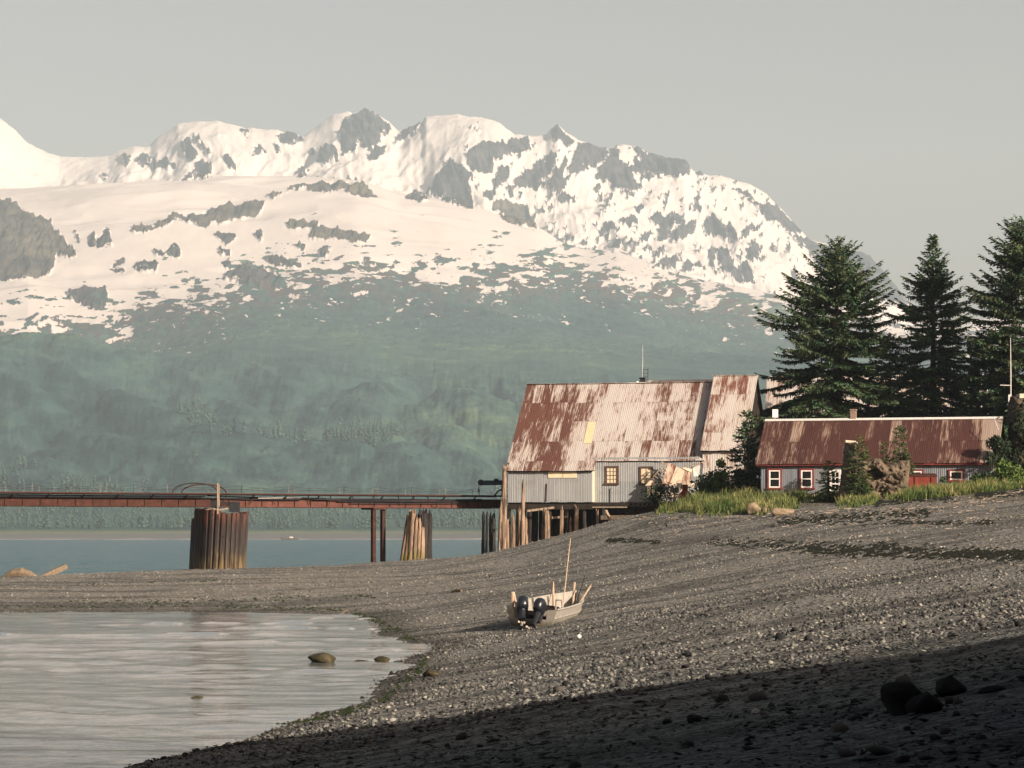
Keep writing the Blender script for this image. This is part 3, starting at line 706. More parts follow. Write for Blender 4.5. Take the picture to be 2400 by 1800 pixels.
def tin_wall(name, c1, c2, c3, stain=(0.10,0.09,0.085), amount=0.35):
    t = NT(name); p = t.pos(); q = t.sep(p)
    u = t.math('SUBTRACT', q[0], t.math('MULTIPLY', q[1], 0.25))
    st = t.noise(t.comb(t.math('MULTIPLY', u, 7.0), t.math('MULTIPLY', q[2], 0.35), 0.0), 1.0, 5, 0.65)
    lg = t.noise(t.mapv(p, (0.5, 0.5, 0.8)), 1.0, 4, 0.6)
    c = t.ramp(st, [(0.3, c1), (0.5, c2), (0.72, c3)])
    c = t.mix(t.math('MULTIPLY', t.rnd(), 0.5), c, c3)
    c = t.mix(t.math('MULTIPLY', t.ramp(lg, [(0.52, 0.0), (0.72, 1.0)]), amount), c, stain)
    t.col(c); t.rough(0.55); t.b.inputs['Metallic'].default_value = 0.15
    t.bump(t.math('SINE', t.math('MULTIPLY', u, 80.0)), 0.5, 0.012)
    MAT[name] = t.m; return t.m
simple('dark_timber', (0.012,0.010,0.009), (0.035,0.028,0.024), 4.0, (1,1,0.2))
simple('grey_timber', (0.12,0.095,0.075), (0.33,0.26,0.19), 8.0, (1,1,0.15), bump=0.6)
simple('brown_trim', (0.055,0.032,0.028), (0.10,0.062,0.052), 9.0, (1,1,0.2))
simple('red_trim', (0.12,0.024,0.024), (0.19,0.045,0.04), 9.0, (1,1,0.3))
simple('white_paint', (0.62,0.58,0.54), (0.76,0.73,0.69), 6.0)
simple('cream_board', (0.52,0.44,0.30), (0.62,0.54,0.39), 5.0, (1,1,0.3))
simple('skylight_sheet', (0.40,0.35,0.21), (0.50,0.44,0.29), 3.0, (1,1,1))
simple('ridge_cap', (0.42,0.41,0.40), (0.55,0.53,0.51), 4.0)
simple('iron_dark', (0.012,0.013,0.016), (0.03,0.03,0.034), 6.0, rough=0.6)
simple('rust_iron', (0.022,0.010,0.008), (0.066,0.026,0.019), 2.6, (1,1,1.6), rough=0.8, bump=0.5)
simple('rust_dark', (0.020,0.012,0.010), (0.065,0.028,0.020), 3.0, (1,1,0.6))
simple('pink_rust', (0.055,0.023,0.018), (0.115,0.048,0.037), 1.6, (1,1,1.4), bump=0.4)
simple('red_tank', (0.10,0.020,0.014), (0.17,0.036,0.024), 3.0, (1,1,0.4))
simple('pale_metal', (0.35,0.34,0.33), (0.55,0.53,0.5), 5.0)
simple('brick_grey', (0.16,0.115,0.09), (0.28,0.21,0.17), 7.0)
simple('blue_crane', (0.018,0.032,0.055), (0.035,0.055,0.085), 4.0, rough=0.5)
t = NT('window_glass'); t.col((0.008,0.010,0.012)); t.rough(0.08); t.b.inputs['Specular IOR Level'].default_value = 0.5; MAT['window_glass'] = t.m
tin_wall('tin_grey', (0.16,0.175,0.19), (0.225,0.24,0.25), (0.31,0.315,0.31))
tin_wall('tin_blue', (0.085,0.10,0.125), (0.135,0.15,0.175), (0.21,0.22,0.235), amount=0.3)

class Fr:
    """a building's own axes: x along the front wall, y into depth"""
    def __init__(self, O, a):
        self.O = Vector(O); self.a = a; self.L = (math.cos(a), -math.sin(a)); self.D = (math.sin(a), math.cos(a))
    def loc(self, w): dx, dy = w[0]-self.O.x, w[1]-self.O.y; return Vector((dx*self.L[0]+dy*self.L[1], dx*self.D[0]+dy*self.D[1], w[2]-self.O.z))
    def wall(self, px, py, y=0.0):
        tx, tz = (px-1200)/F, (YH-py)/F; q = tx*self.D[0]+self.D[1]
        d = (y+self.O.x*self.D[0]+self.O.y*self.D[1])/q
        return self.loc((tx*d, d, H+tz*d))
    def roof(self, px, py, y0, z0, k):
        tx, tz = (px-1200)/F, (YH-py)/F; q = tx*self.D[0]+self.D[1]; od = self.O.x*self.D[0]+self.O.y*self.D[1]
        d = (z0-k*(od+y0)-H+self.O.z)/(tz-k*q)
        return self.loc((tx*d, d, H+tz*d))

_sheet = {}
def sheet_mesh(w, l, mat, up=True, name='roof_sheet', waves=5, amp=0.008):
    """one corrugated sheet, lower left corner at the origin; lies along y (roof) or stands along z (wall)"""
    key = (round(w, 3), round(l, 3), mat, up, waves)
    if key in _sheet: return _sheet[key]
    n = waves*2+1; vs = []; fs = []
    for j in range(2):
        for i in range(n):
            o = amp if i % 2 else -amp*0.3
            x = w*i/(n-1); y = l*j
            vs.append((x, y, o) if up else (x, -o, y))
    for i in range(n-1): fs.append((i, i+1, n+i+1, n+i))
    b = MB().add(vs, fs).mesh(name, MAT[mat]); _sheet[key] = b; return b

def lay_roof(parent, x0, x1, ye, ze, slope, rows, mat, width=0.70, seed=1, xr=None, lift=0.03, skip=()):
    """courses of sheets from the eave (x0..x1 at ye, ze) up the slope; rows = list of course lengths"""
    r = random.Random(seed); s = 0.0
    for ri, ln in enumerate(rows):
        n = max(1, round((x1-x0)/width)); w = (x1-x0)/n
        me = sheet_mesh(w*1.02, ln+0.06, mat)
        for c in range(n):
            if (ri, c) in skip: continue
            o = bpy.data.objects.new('roof_sheet', me); link(o, parent)
            sl = s-0.05+r.uniform(-.025, .025)
            up = lift+0.012*(ri % 2)+0.006*(c % 2)+r.uniform(0, .008)
            o.location = (x0+c*w, ye+sl*math.cos(slope)-up*math.sin(slope), ze+sl*math.sin(slope)+up*math.cos(slope))
            o.rotation_euler = (slope+r.uniform(-.006, .006), 0, r.uniform(-.004, .004))
        s += ln
def lay_wall(parent, x0, x1, y, zb, zt, mat, width=0.68, seed=1, rows=1):
    r = random.Random(seed); n = max(1, round((x1-x0)/width)); w = (x1-x0)/n
    for k in range(rows):
        a = zb+(zt-zb)*k/rows; ln = (zt-zb)/rows
        me = sheet_mesh(w*1.02, ln+(0.04 if k < rows-1 else 0), mat, False, 'wall_sheet', 5, 0.014)
        for c in range(n):
            o = bpy.data.objects.new('wall_sheet', me); link(o, parent)
            o.location = (x0+c*w, y-0.02-0.012*k-0.006*(c % 2)-r.uniform(0, .006), a+(r.uniform(-.03, .015) if k == 0 else 0)); o.rotation_euler = (0, 0, r.uniform(-.004, .004))

def window(parent, fr, px0, px1, py0, py1, y, trim, pane, sash=None, mx=0, mz=1, label=None, tw=0.13):
    """trim boards round a pane with bars; pixel rectangle on the wall plane y"""
    A = fr.wall(px0, py1, y); B = fr.wall(px1, py0, y); x0, z0, x1, z1 = A.x, A.z, B.x, B.z
    m = MB(); d = 0.09
    m.box(((x0+x1)/2, y-d/2, z1-tw/2), (x1-x0, d, tw)); m.box(((x0+x1)/2, y-d/2-0.02, z0+tw/2), (x1-x0+0.1, d+0.04, tw))
    m.box((x0+tw/2, y-d/2, (z0+z1)/2), (tw, d*0.9, z1-z0-2*tw)); m.box((x1-tw/2, y-d/2, (z0+z1)/2), (tw, d*0.9, z1-z0-2*tw))
    w = m.build('window', MAT[trim], parent)
    if label: w['label'] = label
    ix0, ix1, iz0, iz1 = x0+tw, x1-tw, z0+tw, z1-tw
    MB().box(((ix0+ix1)/2, y-0.028, (iz0+iz1)/2), (ix1-ix0, 0.012, iz1-iz0)).build('pane', MAT[pane], w)
    if sash:
        s = MB(); sw = 0.09
        for zc in (iz0+sw/2, iz1-sw/2): s.box(((ix0+ix1)/2, y-0.055, zc), (ix1-ix0-0.004, 0.04, sw))
        for xc in (ix0+sw/2, ix1-sw/2): s.box((xc, y-0.054, (iz0+iz1)/2), (sw, 0.038, iz1-iz0-2*sw))
        s.build('sash', MAT[sash], w)
    bw = 0.075 if sash else 0.035
    bm = sash or trim
    for k in range(1, mz+1):
        MB().box(((ix0+ix1)/2, y-0.050, iz0+(iz1-iz0)*k/(mz+1)), (ix1-ix0-0.01, 0.03, bw if k == (mz+1)//2 else bw*.6)).build('muntin', MAT[bm], w)
    for k in range(1, mx+1):
        MB().box((ix0+(ix1-ix0)*k/(mx+1), y-0.049, (iz0+iz1)/2), (bw*.6, 0.026, iz1-iz0-0.01)).build('muntin', MAT[bm], w)
    return w

def fit_angle(px_e, py_e, px_r, py_r, dist, k):
    """turn of a building that puts the ridge end straight behind the eave end"""
    lo, hi_ = R(2), R(35)
    for _ in range(40):
        a = (lo+hi_)/2; f = Fr(P(px_e, py_e, dist), a)
        e = f.wall(px_e, py_e, 0); q = f.roof(px_r, py_r, e.y, e.z, k)
        if q.x-e.x > 0: lo = a
        else: hi_ = a
    return (lo+hi_)/2
# ------------------------------------------------------------------ the big shed on piles
K1 = 0.92; SL1 = math.atan(K1)
a1 = fit_angle(1184, 1104, 1236, 902, 214, K1)
f1 = Fr(P(1188, 1178, 214), a1)
shed = thing('shed', 'long tin shed with rust streaked roof standing on piles over the beach', 'shed', f1.O, -a1)
yl = -0.62                                                    # the left half of the front stands further out
eL = f1.wall(1184, 1104, yl-0.28); eR = f1.wall(1393, 1104, yl-0.28)
ze, ye = eL.z, yl-0.28
rg1 = f1.roof(1236, 902, ye, ze, K1); rg2 = f1.roof(1667, 907, ye, ze, K1)
st1 = f1.roof(1393, 1081, ye, ze, K1)                          # where the eave steps up
x0, x1 = eL.x, f1.roof(1655, 1060, ye, ze, K1).x
u1 = f1.O.x*math.cos(a1)-f1.O.y*math.sin(a1)
rust_roof('roof_rust_pale', a1, u1, x1, [(0.0, 0.56), (0.05, 0.55), (0.26, 0.585), (0.31, 0.50), (0.38, 0.42), (0.60, 0.435), (0.70, 0.48), (0.88, 0.475), (1.0, 0.43)], (0.058,0.024,0.018), (0.100,0.043,0.031), (0.30,0.28,0.262), (0.39,0.372,0.355))
Ls = math.hypot(rg1.y-ye, rg1.z-ze); Lstep = math.hypot(st1.y-ye, st1.z-ze)
roof = MB()
xs_ = eR.x
def sl_pt(x, s, off=0.0): return (x, ye+s*math.cos(SL1)-off*math.sin(SL1), ze+s*math.sin(SL1)+off*math.cos(SL1))
roof.poly([sl_pt(x0+.03, 0.02), sl_pt(xs_-.02, 0.02), sl_pt(xs_-.02, Ls), sl_pt(x0+.03, Ls)], (0, 0.05, -0.07))
roof.poly([sl_pt(xs_-.02, Lstep+.02), sl_pt(x1-.03, Lstep+.02), sl_pt(x1-.03, Ls), sl_pt(xs_-.02, Ls)], (0, 0.05, -0.07))
yr = rg1.y; zr = rg1.z
roof.poly([(x0, yr, zr), (x1, yr, zr), (x1, yr+6.5, zr-6.0), (x0, yr+6.5, zr-6.0)], (0, -0.05, -0.07))
ro = roof.build('roof', MAT['dark_timber'], shed)
lay_roof(ro, x0, xs_, ye, ze, SL1, [Lstep+.02], 'roof_rust_pale', seed=2)
lay_roof(ro, x0, x1, ye+Lstep*math.cos(SL1), ze+Lstep*math.sin(SL1), SL1, [(Ls-Lstep)/4+.01]*4, 'roof_rust_pale', seed=3)
MB().box(((x0+x1)/2, yr, zr+0.045), (x1-x0+.1, 0.34, 0.035)).build('ridge_cap', MAT['roof_rust_pale'], ro)
# skylight
q = [f1.roof(px, py, ye, ze, K1) for px, py in ((1367,1041),(1386,1041),(1396,991),(1378,991))]
off = Vector((0, -math.sin(SL1), math.cos(SL1)))*0.075
MB().poly([p_+off for p_ in q], -off*0.25).build('skylight', MAT['skylight_sheet'], ro)
q = [f1.roof(px, py, ye, ze, K1) for px, py in ((1312,1078),(1398,1076),(1402,1064),(1318,1066))]
# walls
zb = f1.wall(1188, 1177, yl).z; xw0 = f1.wall(1190, 1150, yl).x; xw1 = f1.wall(1388, 1150, yl).x
wl_ = MB().box(((xw0+xw1)/2, yl+0.06, (zb+ze)/2), (xw1-xw0, 0.1, ze-zb+0.1)); wl_.box((xw0+.03, yl+3.4, (zb+ze)/2+.3), (0.08, 6.4, ze-zb+.6))
wl_.poly([(xw0, yl+.2, ze+.05), (xw0, yl+6.6, ze+.05), (xw0, yr, zr-.25)], (0.08, 0, 0))
w1 = wl_.build('wall', MAT['dark_timber'], shed)
lay_wall(w1, xw0, xw1, yl, zb, ze+0.12, 'tin_grey', seed=4)
zb2 = f1.wall(1420, 1187, 0).z; xv0 = f1.wall(1392, 1150, 0).x; xv1 = f1.wall(1640, 1150, 0).x; zt2 = sl_pt(0, Lstep)[2]
w2 = MB().box(((xv0+xv1)/2, 0.06, (zb2+zt2)/2), (xv1-xv0, 0.1, zt2-zb2+.3)).build('wall', MAT['dark_timber'], shed)
lay_wall(w2, xv0, xv1, 0, zb2, zt2+0.28, 'tin_grey', seed=5, rows=2)
MB().box((xv0-.02, -.34, (zb+ze)/2), (0.13, 0.58, ze-zb)).build('corner_board', MAT['cream_board'], shed)
for (pa, pb) in ((1285, 1319), (1320, 1353)):
    A = f1.wall(pa, 1120, yl); B = f1.wall(pb, 1106, yl)
    MB().box(((A.x+B.x)/2, yl-0.06, (A.z+B.z)/2+.1), (B.x-A.x-.01, 0.03, B.z-A.z+.2)).build('board', MAT['cream_board'], shed)
window(shed, f1, 1419, 1450, 1092, 1136, -0.03, 'brown_trim', 'cream_board', None, 2, 3)
window(shed, f1, 1499, 1531, 1093, 1137, -0.03, 'brown_trim', 'cream_board', None, 1, 1)
A = f1.wall(1429, 1146, -.05); B = f1.wall(1429, 1181, -.05); C_ = f1.wall(1391, 1181, -.05)
MB().tube([A+Vector((.1,0,.02)), A, B, C_], 0.032, 5).build('pipe', MAT['iron_dark'], shed)
A = f1.wall(1282, 1133, yl-.07); B = f1.wall(1279, 1176, yl-.07)
MB().bar(A, B, 0.07, 0.05).build('batten', MAT['brown_trim'], shed)
# floor, sill board and the beams under it
zf = zb
MB().box(((xw0+xv1)/2, 3.0, zf-0.16), (xv1-xw0, 7.0, 0.26)).build('floor', MAT['dark_timber'], shed)
A = f1.wall(1377, 1187, -.35); B = f1.wall(1470, 1190, -.35)
MB().box(((A.x+B.x)/2, -.3, zb2-.06), (B.x-A.x, 0.5, 0.10)).build('sill_board', MAT['grey_timber'], shed)
MB().box(((xw0+xw1)/2, yl+.15, zf-0.38), (xw1-xw0, 0.3, 0.34)).build('beam', MAT['dark_timber'], shed)
MB().box(((xv0+xv1)/2, .25, zb2-0.32), (xv1-xv0, 0.3, 0.34)).build('beam', MAT['dark_timber'], shed)
def shed_ground(lx, ly):
    w = Vector((f1.O.x+lx*f1.L[0]+ly*f1.D[0], f1.O.y+lx*f1.L[1]+ly*f1.D[1], 0)); return gz1(w.x, w.y)-f1.O.z
rp = random.Random(8)
for ly in (-.35, 1.2, 2.6, 4.4, 6.2):
    for k in range(11):
        lx = 0.35+k*0.72+rp.uniform(-.15, .15)+(0.3 if ly > 1 else 0)
        if lx > 9 or (ly < 0 and k % 2): continue
        g = shed_ground(lx, ly); top = zf-.25
        if top-g < 0.3: continue
        MB().tube([(lx+rp.uniform(-.08, .08), ly, g-.3), (lx, ly, (g+top)/2), (lx, ly, top)], [.17, .155, .15], 7).build('pile', MAT['dark_timber'], shed)
# back gloom: dark panel deep under the floor, standing in for shade
MB().box((6.5, 6.4, zf-1.9), (8.2, 0.12, 3.4)).build('gloom_panel', MAT['dark_timber'], shed)

# collapsed lean-to in front of the right half of the wall
lt = thing('collapsed_lean_to', 'collapsed lean-to roof of rusty sheets and broken rafters against the shed wall', 'lean-to', f1.O, -a1)
def wq(px, py, y): return f1.wall(px, py, y)
def slab(name, pts, mat, parent, th=(0,.03,-.05)): return MB().poly(pts, th).build(name, MAT[mat], parent)
rust_roof('awning_sheet', a1, u1, 20, [(0, .5), (1, .5)], (0.10,0.035,0.02), (0.20,0.08,0.045), (0.46,0.38,0.29), (0.52,0.45,0.36))
simple('awning_pale', (0.42,0.33,0.24), (0.56,0.46,0.35), 2.5, (1,1,.5))
s1 = [wq(1551,1134,-1.9), wq(1568,1137,-1.9), wq(1588,1101,-1.1), wq(1582,1089,-.75), wq(1566,1085,-.6)]
slab('awning_sheet', s1, 'awning_sheet', lt)
slab('awning_sheet', [wq(1568,1139,-1.95), wq(1592,1139,-2.0), wq(1607,1104,-1.2), wq(1585,1093,-.9)], 'awning_pale', lt)
slab('awning_sheet', [wq(1592,1139,-1.98), wq(1617,1139,-2.0), wq(1621,1108,-1.3), wq(1606,1103,-1.2)], 'awning_sheet', lt)
slab('awning_sheet', [wq(1600,1098,-.9), wq(1620,1107,-1.0), wq(1622,1099,-.7), wq(1600,1094,-.6)], 'awning_pale', lt)
slab('awning_panel', [wq(1512,1138,-.9), wq(1551,1137,-1.0), wq(1531,1118,-.6)], 'awning_pale', lt)
for (a_, b_) in (((1534,1115),(1553,1130)), ((1541,1109),(1554,1121)), ((1551,1104),(1557,1113)), ((1556,1098),(1560,1104)), ((1548,1098),(1556,1106)), ((1545,1093),(1553,1086)), ((1531,1118),(1557,1087))):
    MB().bar(wq(*a_, -.95), wq(*b_, -.85), 0.12, 0.06).build('rafter', MAT['grey_timber'], lt)
for (a_, b_) in (((1550,1082),(1564,1089)), ((1600,1093),(1636,1086)), ((1625,1095),(1648,1082))):
    MB().bar(wq(*a_, -.7), wq(*b_, -.6), 0.09, 0.07).build('pole', MAT['grey_timber'], lt)
simple('canvas_rag', (0.42,0.38,0.34), (0.58,0.54,0.5), 6)
slab('tarpaulin', [wq(1626,1116,-.7), wq(1636,1116,-.6), wq(1641,1092,-.5), wq(1634,1089,-.5), wq(1624,1096,-.55)], 'canvas_rag', lt)
slab('side_panel', [wq(1620,1140,-1.2), wq(1630,1142,-1.0), wq(1623,1122,-.9)], 'awning_pale', lt)
# its front boards under the awning
for k in range(9):
    MB().bar(wq(1520+k*11, 1165, -1.4), wq(1521+k*11, 1141, -1.4), 0.22, 0.03).build('board', MAT['awning_pale' if k % 3 else 'grey_timber'], lt)

# ------------------------------------------------------------------ warehouse behind the trees
K2 = 0.92; SL2 = math.atan(K2)
f2 = Fr(P(1645, 1130, 210.6), a1)
wh = thing('warehouse', 'tall narrow tin warehouse with pale rust streaked roof right of the long shed', 'warehouse', f2.O, -f2.a)
y2 = -0.3; e2 = f2.wall(1641, 1056, y2); r2 = f2.roof(1673, 882, y2, e2.z, K2)
X0 = e2.x; X1 = f2.wall(1747, 1056, y2).x
u2 = f2.O.x*math.cos(f2.a)-f2.O.y*math.sin(f2.a)
rust_roof('roof_rust_white', f2.a, u2, X1, [(0, .50), (.2, .46), (.5, .43), (.7, .47), (1, .43)], (0.07,0.027,0.018), (0.13,0.05,0.033), (0.31,0.285,0.265), (0.40,0.378,0.355))
L2 = math.hypot(r2.y-y2, r2.z-e2.z)
m = MB()
def s2(x, s, off=0.0): return (x, y2+s*math.cos(SL2)-off*math.sin(SL2), e2.z+s*math.sin(SL2)+off*math.cos(SL2))
m.poly([s2(X0+.02, .02), s2(X1, .02), s2(X1, L2), s2(X0+.02, L2)], (0, .05, -.08))
m.poly([(X0, r2.y, r2.z), (X1, r2.y, r2.z), (X1, r2.y+6, r2.z-5.5), (X0, r2.y+6, r2.z-5.5)], (0, -.05, -.08))
ro2 = m.build('roof', MAT['dark_timber'], wh)
lay_roof(ro2, X0, X1, y2, e2.z, SL2, [L2*.24, L2*.25, L2*.26, L2*.26], 'roof_rust_white', seed=12, width=.72)
xw = f2.wall(1646, 1056, 0).x; zb = -0.4
m = MB().box(((xw+X1)/2, .06, (zb+e2.z)/2), (X1-xw, .1, e2.z-zb+.2)); 
for xg in (xw, X1-.3): m.box((xg+.04, 3.2, (zb+e2.z)/2), (.08, 6.2, e2.z-zb)); m.poly([(xg, .1, e2.z), (xg, 2*r2.y, e2.z), (xg, r2.y, r2.z-.2)], (.08, 0, 0))
w3 = m.build('wall', MAT['dark_timber'], wh)
rust_roof('wall_rust_mix', f2.a, u2, 6, [(0, .44), (.3, .46), (.5, .52), (1, .5)], (0.14,0.05,0.03), (0.2,0.08,0.05), (0.36,0.36,0.36), (0.5,0.46,0.42))
lay_wall(w3, xw, X1-.15, 0, zb, e2.z+.2, 'wall_rust_mix', seed=14, rows=2)
MB().bar((xw+.45, -.1, e2.z-2.0), (xw+.45, -.1, e2.z-2.9), .16, .06).build('board', MAT['white_paint'], wh)
# long low-lit hall behind the spruces
f5 = Fr(P(1795, 1060, 229.0), a1*.6)
hall = thing('cannery_hall', 'long pale roofed hall seen only through gaps between the spruces', 'hall', f5.O, -f5.a)
K5 = .8; SL5 = math.atan(K5); e5 = f5.wall(1790, 1000, -.3); r5 = f5.roof(1802, 884, -.3, e5.z, K5); X5 = f5.wall(2318, 1000, -.3).x; L5 = math.hypot(r5.y+.3, r5.z-e5.z)
m = MB().poly([(e5.x, -.3, e5.z-.02), (X5, -.3, e5.z-.02), (X5, r5.y, r5.z), (e5.x, r5.y, r5.z)], (0, .05, -.08)); m.poly([(e5.x, r5.y, r5.z), (X5, r5.y, r5.z), (X5, 2*r5.y, e5.z), (e5.x, 2*r5.y, e5.z)], (0, -.05, -.08))
ro5 = m.build('roof', MAT['dark_timber'], hall)
lay_roof(ro5, e5.x, X5, -.3, e5.z, SL5, [L5*.34]*3, 'roof_rust_white', seed=17, width=.9)
MB().box(((e5.x+X5)/2, r5.y, (e5.z-1.2)/2), (X5-e5.x-.4, 2*r5.y-.4, e5.z+1.2)).build('wall', MAT['tin_grey'], hall)
q = P(1817, 969, 213)
wp_ = thing('white_board', 'small white board showing above the bunkhouse roof left of the trunks', 'board', (q.x, 213, gz1(q.x, 213)))
MB().box((0, 0, q.z-gz1(q.x, 213)), (.42, .06, .6)).build('panel', MAT['white_paint'], wp_); MB().box((0, .1, (q.z-gz1(q.x, 213))/2), (.1, .1, q.z-gz1(q.x, 213))).build('post', MAT['grey_timber'], wp_)
m = MB().box((X0+.05, r2.y, r2.z+.05), (.3, .3, .05)); m.box(((X0+X1)/2, r2.y, r2.z+.045), (X1-X0, .3, .04)); m.build('ridge_cap', MAT['roof_rust_white'], ro2)

# ------------------------------------------------------------------ low roof behind the ridge, with vent, ladder and aerial
f3 = Fr(P(1515, 907, 228), a1)
rs_ = thing('rear_shed', 'shed roof of pale tin showing just over the long ridge', 'shed', f3.O, -a1)
e3 = f3.wall(1512, 912, 0); r3 = f3.wall(1518, 892, .6); X3 = f3.wall(1674, 912, 0).x
rust_roof('roof_rear', a1, f3.O.x*math.cos(a1)-f3.O.y*math.sin(a1), X3, [(0, .42), (1, .45)], (0.14,0.05,0.03), (0.2,0.08,0.05), (0.46,0.41,0.37), (0.52,0.47,0.43))
m = MB().poly([(e3.x, -1.2, e3.z-1.8), (X3, -1.2, e3.z-1.8), (X3, .9, r3.z), (e3.x, .9, r3.z)], (0, .05, -.08)); m.poly([(e3.x, .9, r3.z), (X3, .9, r3.z), (X3, 4, r3.z-3), (e3.x, 4, r3.z-3)], (0, .02, -.08))
ro3 = m.build('roof', MAT['dark_timber'], rs_)
sl3 = math.atan2(r3.z-e3.z+1.8, 2.1)
lay_roof(ro3, e3.x, X3, -1.2, e3.z-1.8, sl3, [1.2, math.hypot(2.1, r3.z-e3.z+1.8)-1.2], 'roof_rear', seed=21)
MB().box(((e3.x+X3)/2, 1.5, -3), (X3-e3.x-.3, 3, 5.4)).build('wall', MAT['dark_timber'], rs_)
vd = 226
va = P(1506, 895, vd)
vt = thing('roof_vent', 'dark square vent with pale collar beside the ladder on the ridge', 'vent', va)
MB().box((0, 0, .12), (.42, .4, .3)).build('vent_box', MAT['iron_dark'], vt)
MB().box((0, 0, .30), (.55, .5, .06)).build('cap', MAT['iron_dark'], vt)
MB().box((0, -.02, -.32), (.5, .45, .55)).build('collar', MAT['white_paint'], vt)
va = P(1494, 903, vd); 
fi = thing('roof_finial', 'small white vent pipe with ball cap on the shed ridge', 'pipe', va)
MB().tube([(0,0,-.6), (0,0,.15)], .07, 6).build('pipe', MAT['white_paint'], fi); MB().tube([(0,0,.15), (0,0,.2), (0,0,.3), (0,0,.34)], [.08,.14,.12,.03], 8).build('cap', MAT['white_paint'], fi)
la = thing('roof_ladder', 'dark steel ladder frame standing above the shed ridge', 'ladder', P(1513, 892, vd))
for dx in (-.18, .19): MB().tube([(dx,0,-.9), (dx,0,.95)], .025, 5).build('rail', MAT['iron_dark'], la)
for k in range(5): MB().tube([(-.18,0,-.25+k*.28), (.19,0,-.25+k*.28)], .018, 5).build('rung', MAT['iron_dark'], la)
ma = P(1506, 890, vd)
tag(MB().tube([(0,0,-.5), (0,0,1.2), (0.02,0,2.75)], [.03,.026,.016], 5).build('aerial', MAT['pale_metal'], None, loc=ma), 'thin pale aerial mast above the long shed roof beside the ladder', 'aerial')

# ------------------------------------------------------------------ bunkhouse
K4 = 0.80; SL4 = math.atan(K4)
a4 = fit_angle(1770, 1088, 1793, 987, 195, K4)
f4 = Fr(P(1783, 1172, 195.3), a4)
bh = thing('bunkhouse', 'low bunkhouse with dark rust red roof and blue grey tin walls in the grass', 'bunkhouse', f4.O, -a4)
y4 = -.3; e4 = f4.wall(1770, 1088, y4); r4 = f4.roof(1793, 986, y4, e4.z, K4); X0 = e4.x; X1 = f4.wall(2338, 1092, y4).x
L4 = math.hypot(r4.y-y4, r4.z-e4.z); u4 = f4.O.x*math.cos(a4)-f4.O.y*math.sin(a4)
rust_roof('roof_rust_red', a4, u4, X1, [(0, .545), (.3, .60), (.6, .585), (.9, .575), (.925, .56), (.932, .32), (1, .30)], (0.028,0.010,0.0085), (0.056,0.020,0.016), (0.15,0.10,0.08), (0.27,0.225,0.19), 0.07)
m = MB()
def s4(x, s): return (x, y4+s*math.cos(SL4), e4.z+s*math.sin(SL4))
m.poly([s4(X0+.02, .02), s4(X1, .02), s4(X1, L4), s4(X0+.02, L4)], (0, .05, -.08)); m.poly([(X0, r4.y, r4.z), (X1, r4.y, r4.z), (X1, r4.y*2+.4, e4.z), (X0, r4.y*2+.4, e4.z)], (0, -.05, -.08))
ro4 = m.build('roof', MAT['dark_timber'], bh)
lay_roof(ro4, X0, X1, y4, e4.z, SL4, [L4*.5, L4*.52], 'roof_rust_red', seed=31, width=.68)
n = 12
for k in range(n):
    xa = X0+(X1-X0)*k/n; xb = X0+(X1-X0)*(k+1)/n
    m = MB().box(((xa+xb)/2, r4.y-.10, r4.z+.03), (xb-xa-.012, .26, .035), rx=SL4*.9); m.box(((xa+xb)/2, r4.y+.12, r4.z+.03), (xb-xa-.012, .26, .035), rx=-SL4*.9); m.build('ridge_cap', MAT['ridge_cap'], ro4)
xw = 0.0; xe = X1-.3; zb = -.5
m = MB().box(((xw+xe)/2, .06, (zb+e4.z)/2), (xe-xw, .1, e4.z-zb)); m.box((xw+.05, 2.7, (zb+e4.z)/2), (.1, 5.2, e4.z-zb)); m.poly([(xw, .1, e4.z), (xw, r4.y*2, e4.z), (xw, r4.y, r4.z-.15)], (.1, 0, 0)); m.box((xe-.05, 2.7, (zb+e4.z)/2), (.1, 5.2, e4.z-zb)); m.box(((xw+xe)/2, 5.3, (zb+e4.z)/2), (xe-xw, .1, e4.z-zb))
w4 = m.build('wall', MAT['dark_timber'], bh)
lay_wall(w4, xw, xe, 0, zb, e4.z+.1, 'tin_blue', seed=33)
MB().box(((X0+X1)/2, y4+.03, e4.z-.06), (X1-X0, .05, .13)).build('fascia', MAT['red_trim'], bh)
window(bh, f4, 1799, 1833, 1098, 1147, -.03, 'red_trim', 'window_glass', 'white_paint', 0, 1, tw=.11)
window(bh, f4, 1874, 1908, 1098, 1147, -.03, 'red_trim', 'window_glass', 'white_paint', 0, 1, tw=.11)
window(bh, f4, 1944, 1972, 1101, 1152, -.03, 'white_paint', 'window_glass', 'white_paint', 1, 2, label='white framed door window half hidden by a young spruce', tw=.08)
window(bh, f4, 2130, 2165, 1100, 1147, -.03, 'red_trim', 'window_glass', 'white_paint', 0, 1, tw=.11)
wc = window(bh, f4, 2223, 2260, 1100, 1129, -.03, 'red_trim', 'window_glass', 'white_paint', 0, 0, label='small red framed window with a red curtain', tw=.11)
A = f4.wall(2230, 1125, -.05); B = f4.wall(2242, 1105, -.05)
simple('curtain_red', (.10,.022,.016), (.16,.04,.03), 9, (1,1,.2))
MB().box(((A.x+B.x)/2, -.045, (A.z+B.z)/2), (B.x-A.x, .012, B.z-A.z)).build('curtain', MAT['curtain_red'], wc)
A = f4.wall(2243, 1113, -.05); B = f4.wall(2252, 1104, -.05); simple('teal_cloth', (.16,.30,.30), (.24,.40,.38), 6)
MB().box(((A.x+B.x)/2, -.045, (A.z+B.z)/2), (B.x-A.x, .012, B.z-A.z)).build('cloth', MAT['teal_cloth'], wc)
c0 = f4.roof(1999, 988, y4, e4.z, K4)
ch = MB().box((c0.x, c0.y+.25, c0.z+.25), (.38, .38, 1.1)).build('chimney', MAT['brick_grey'], ro4)
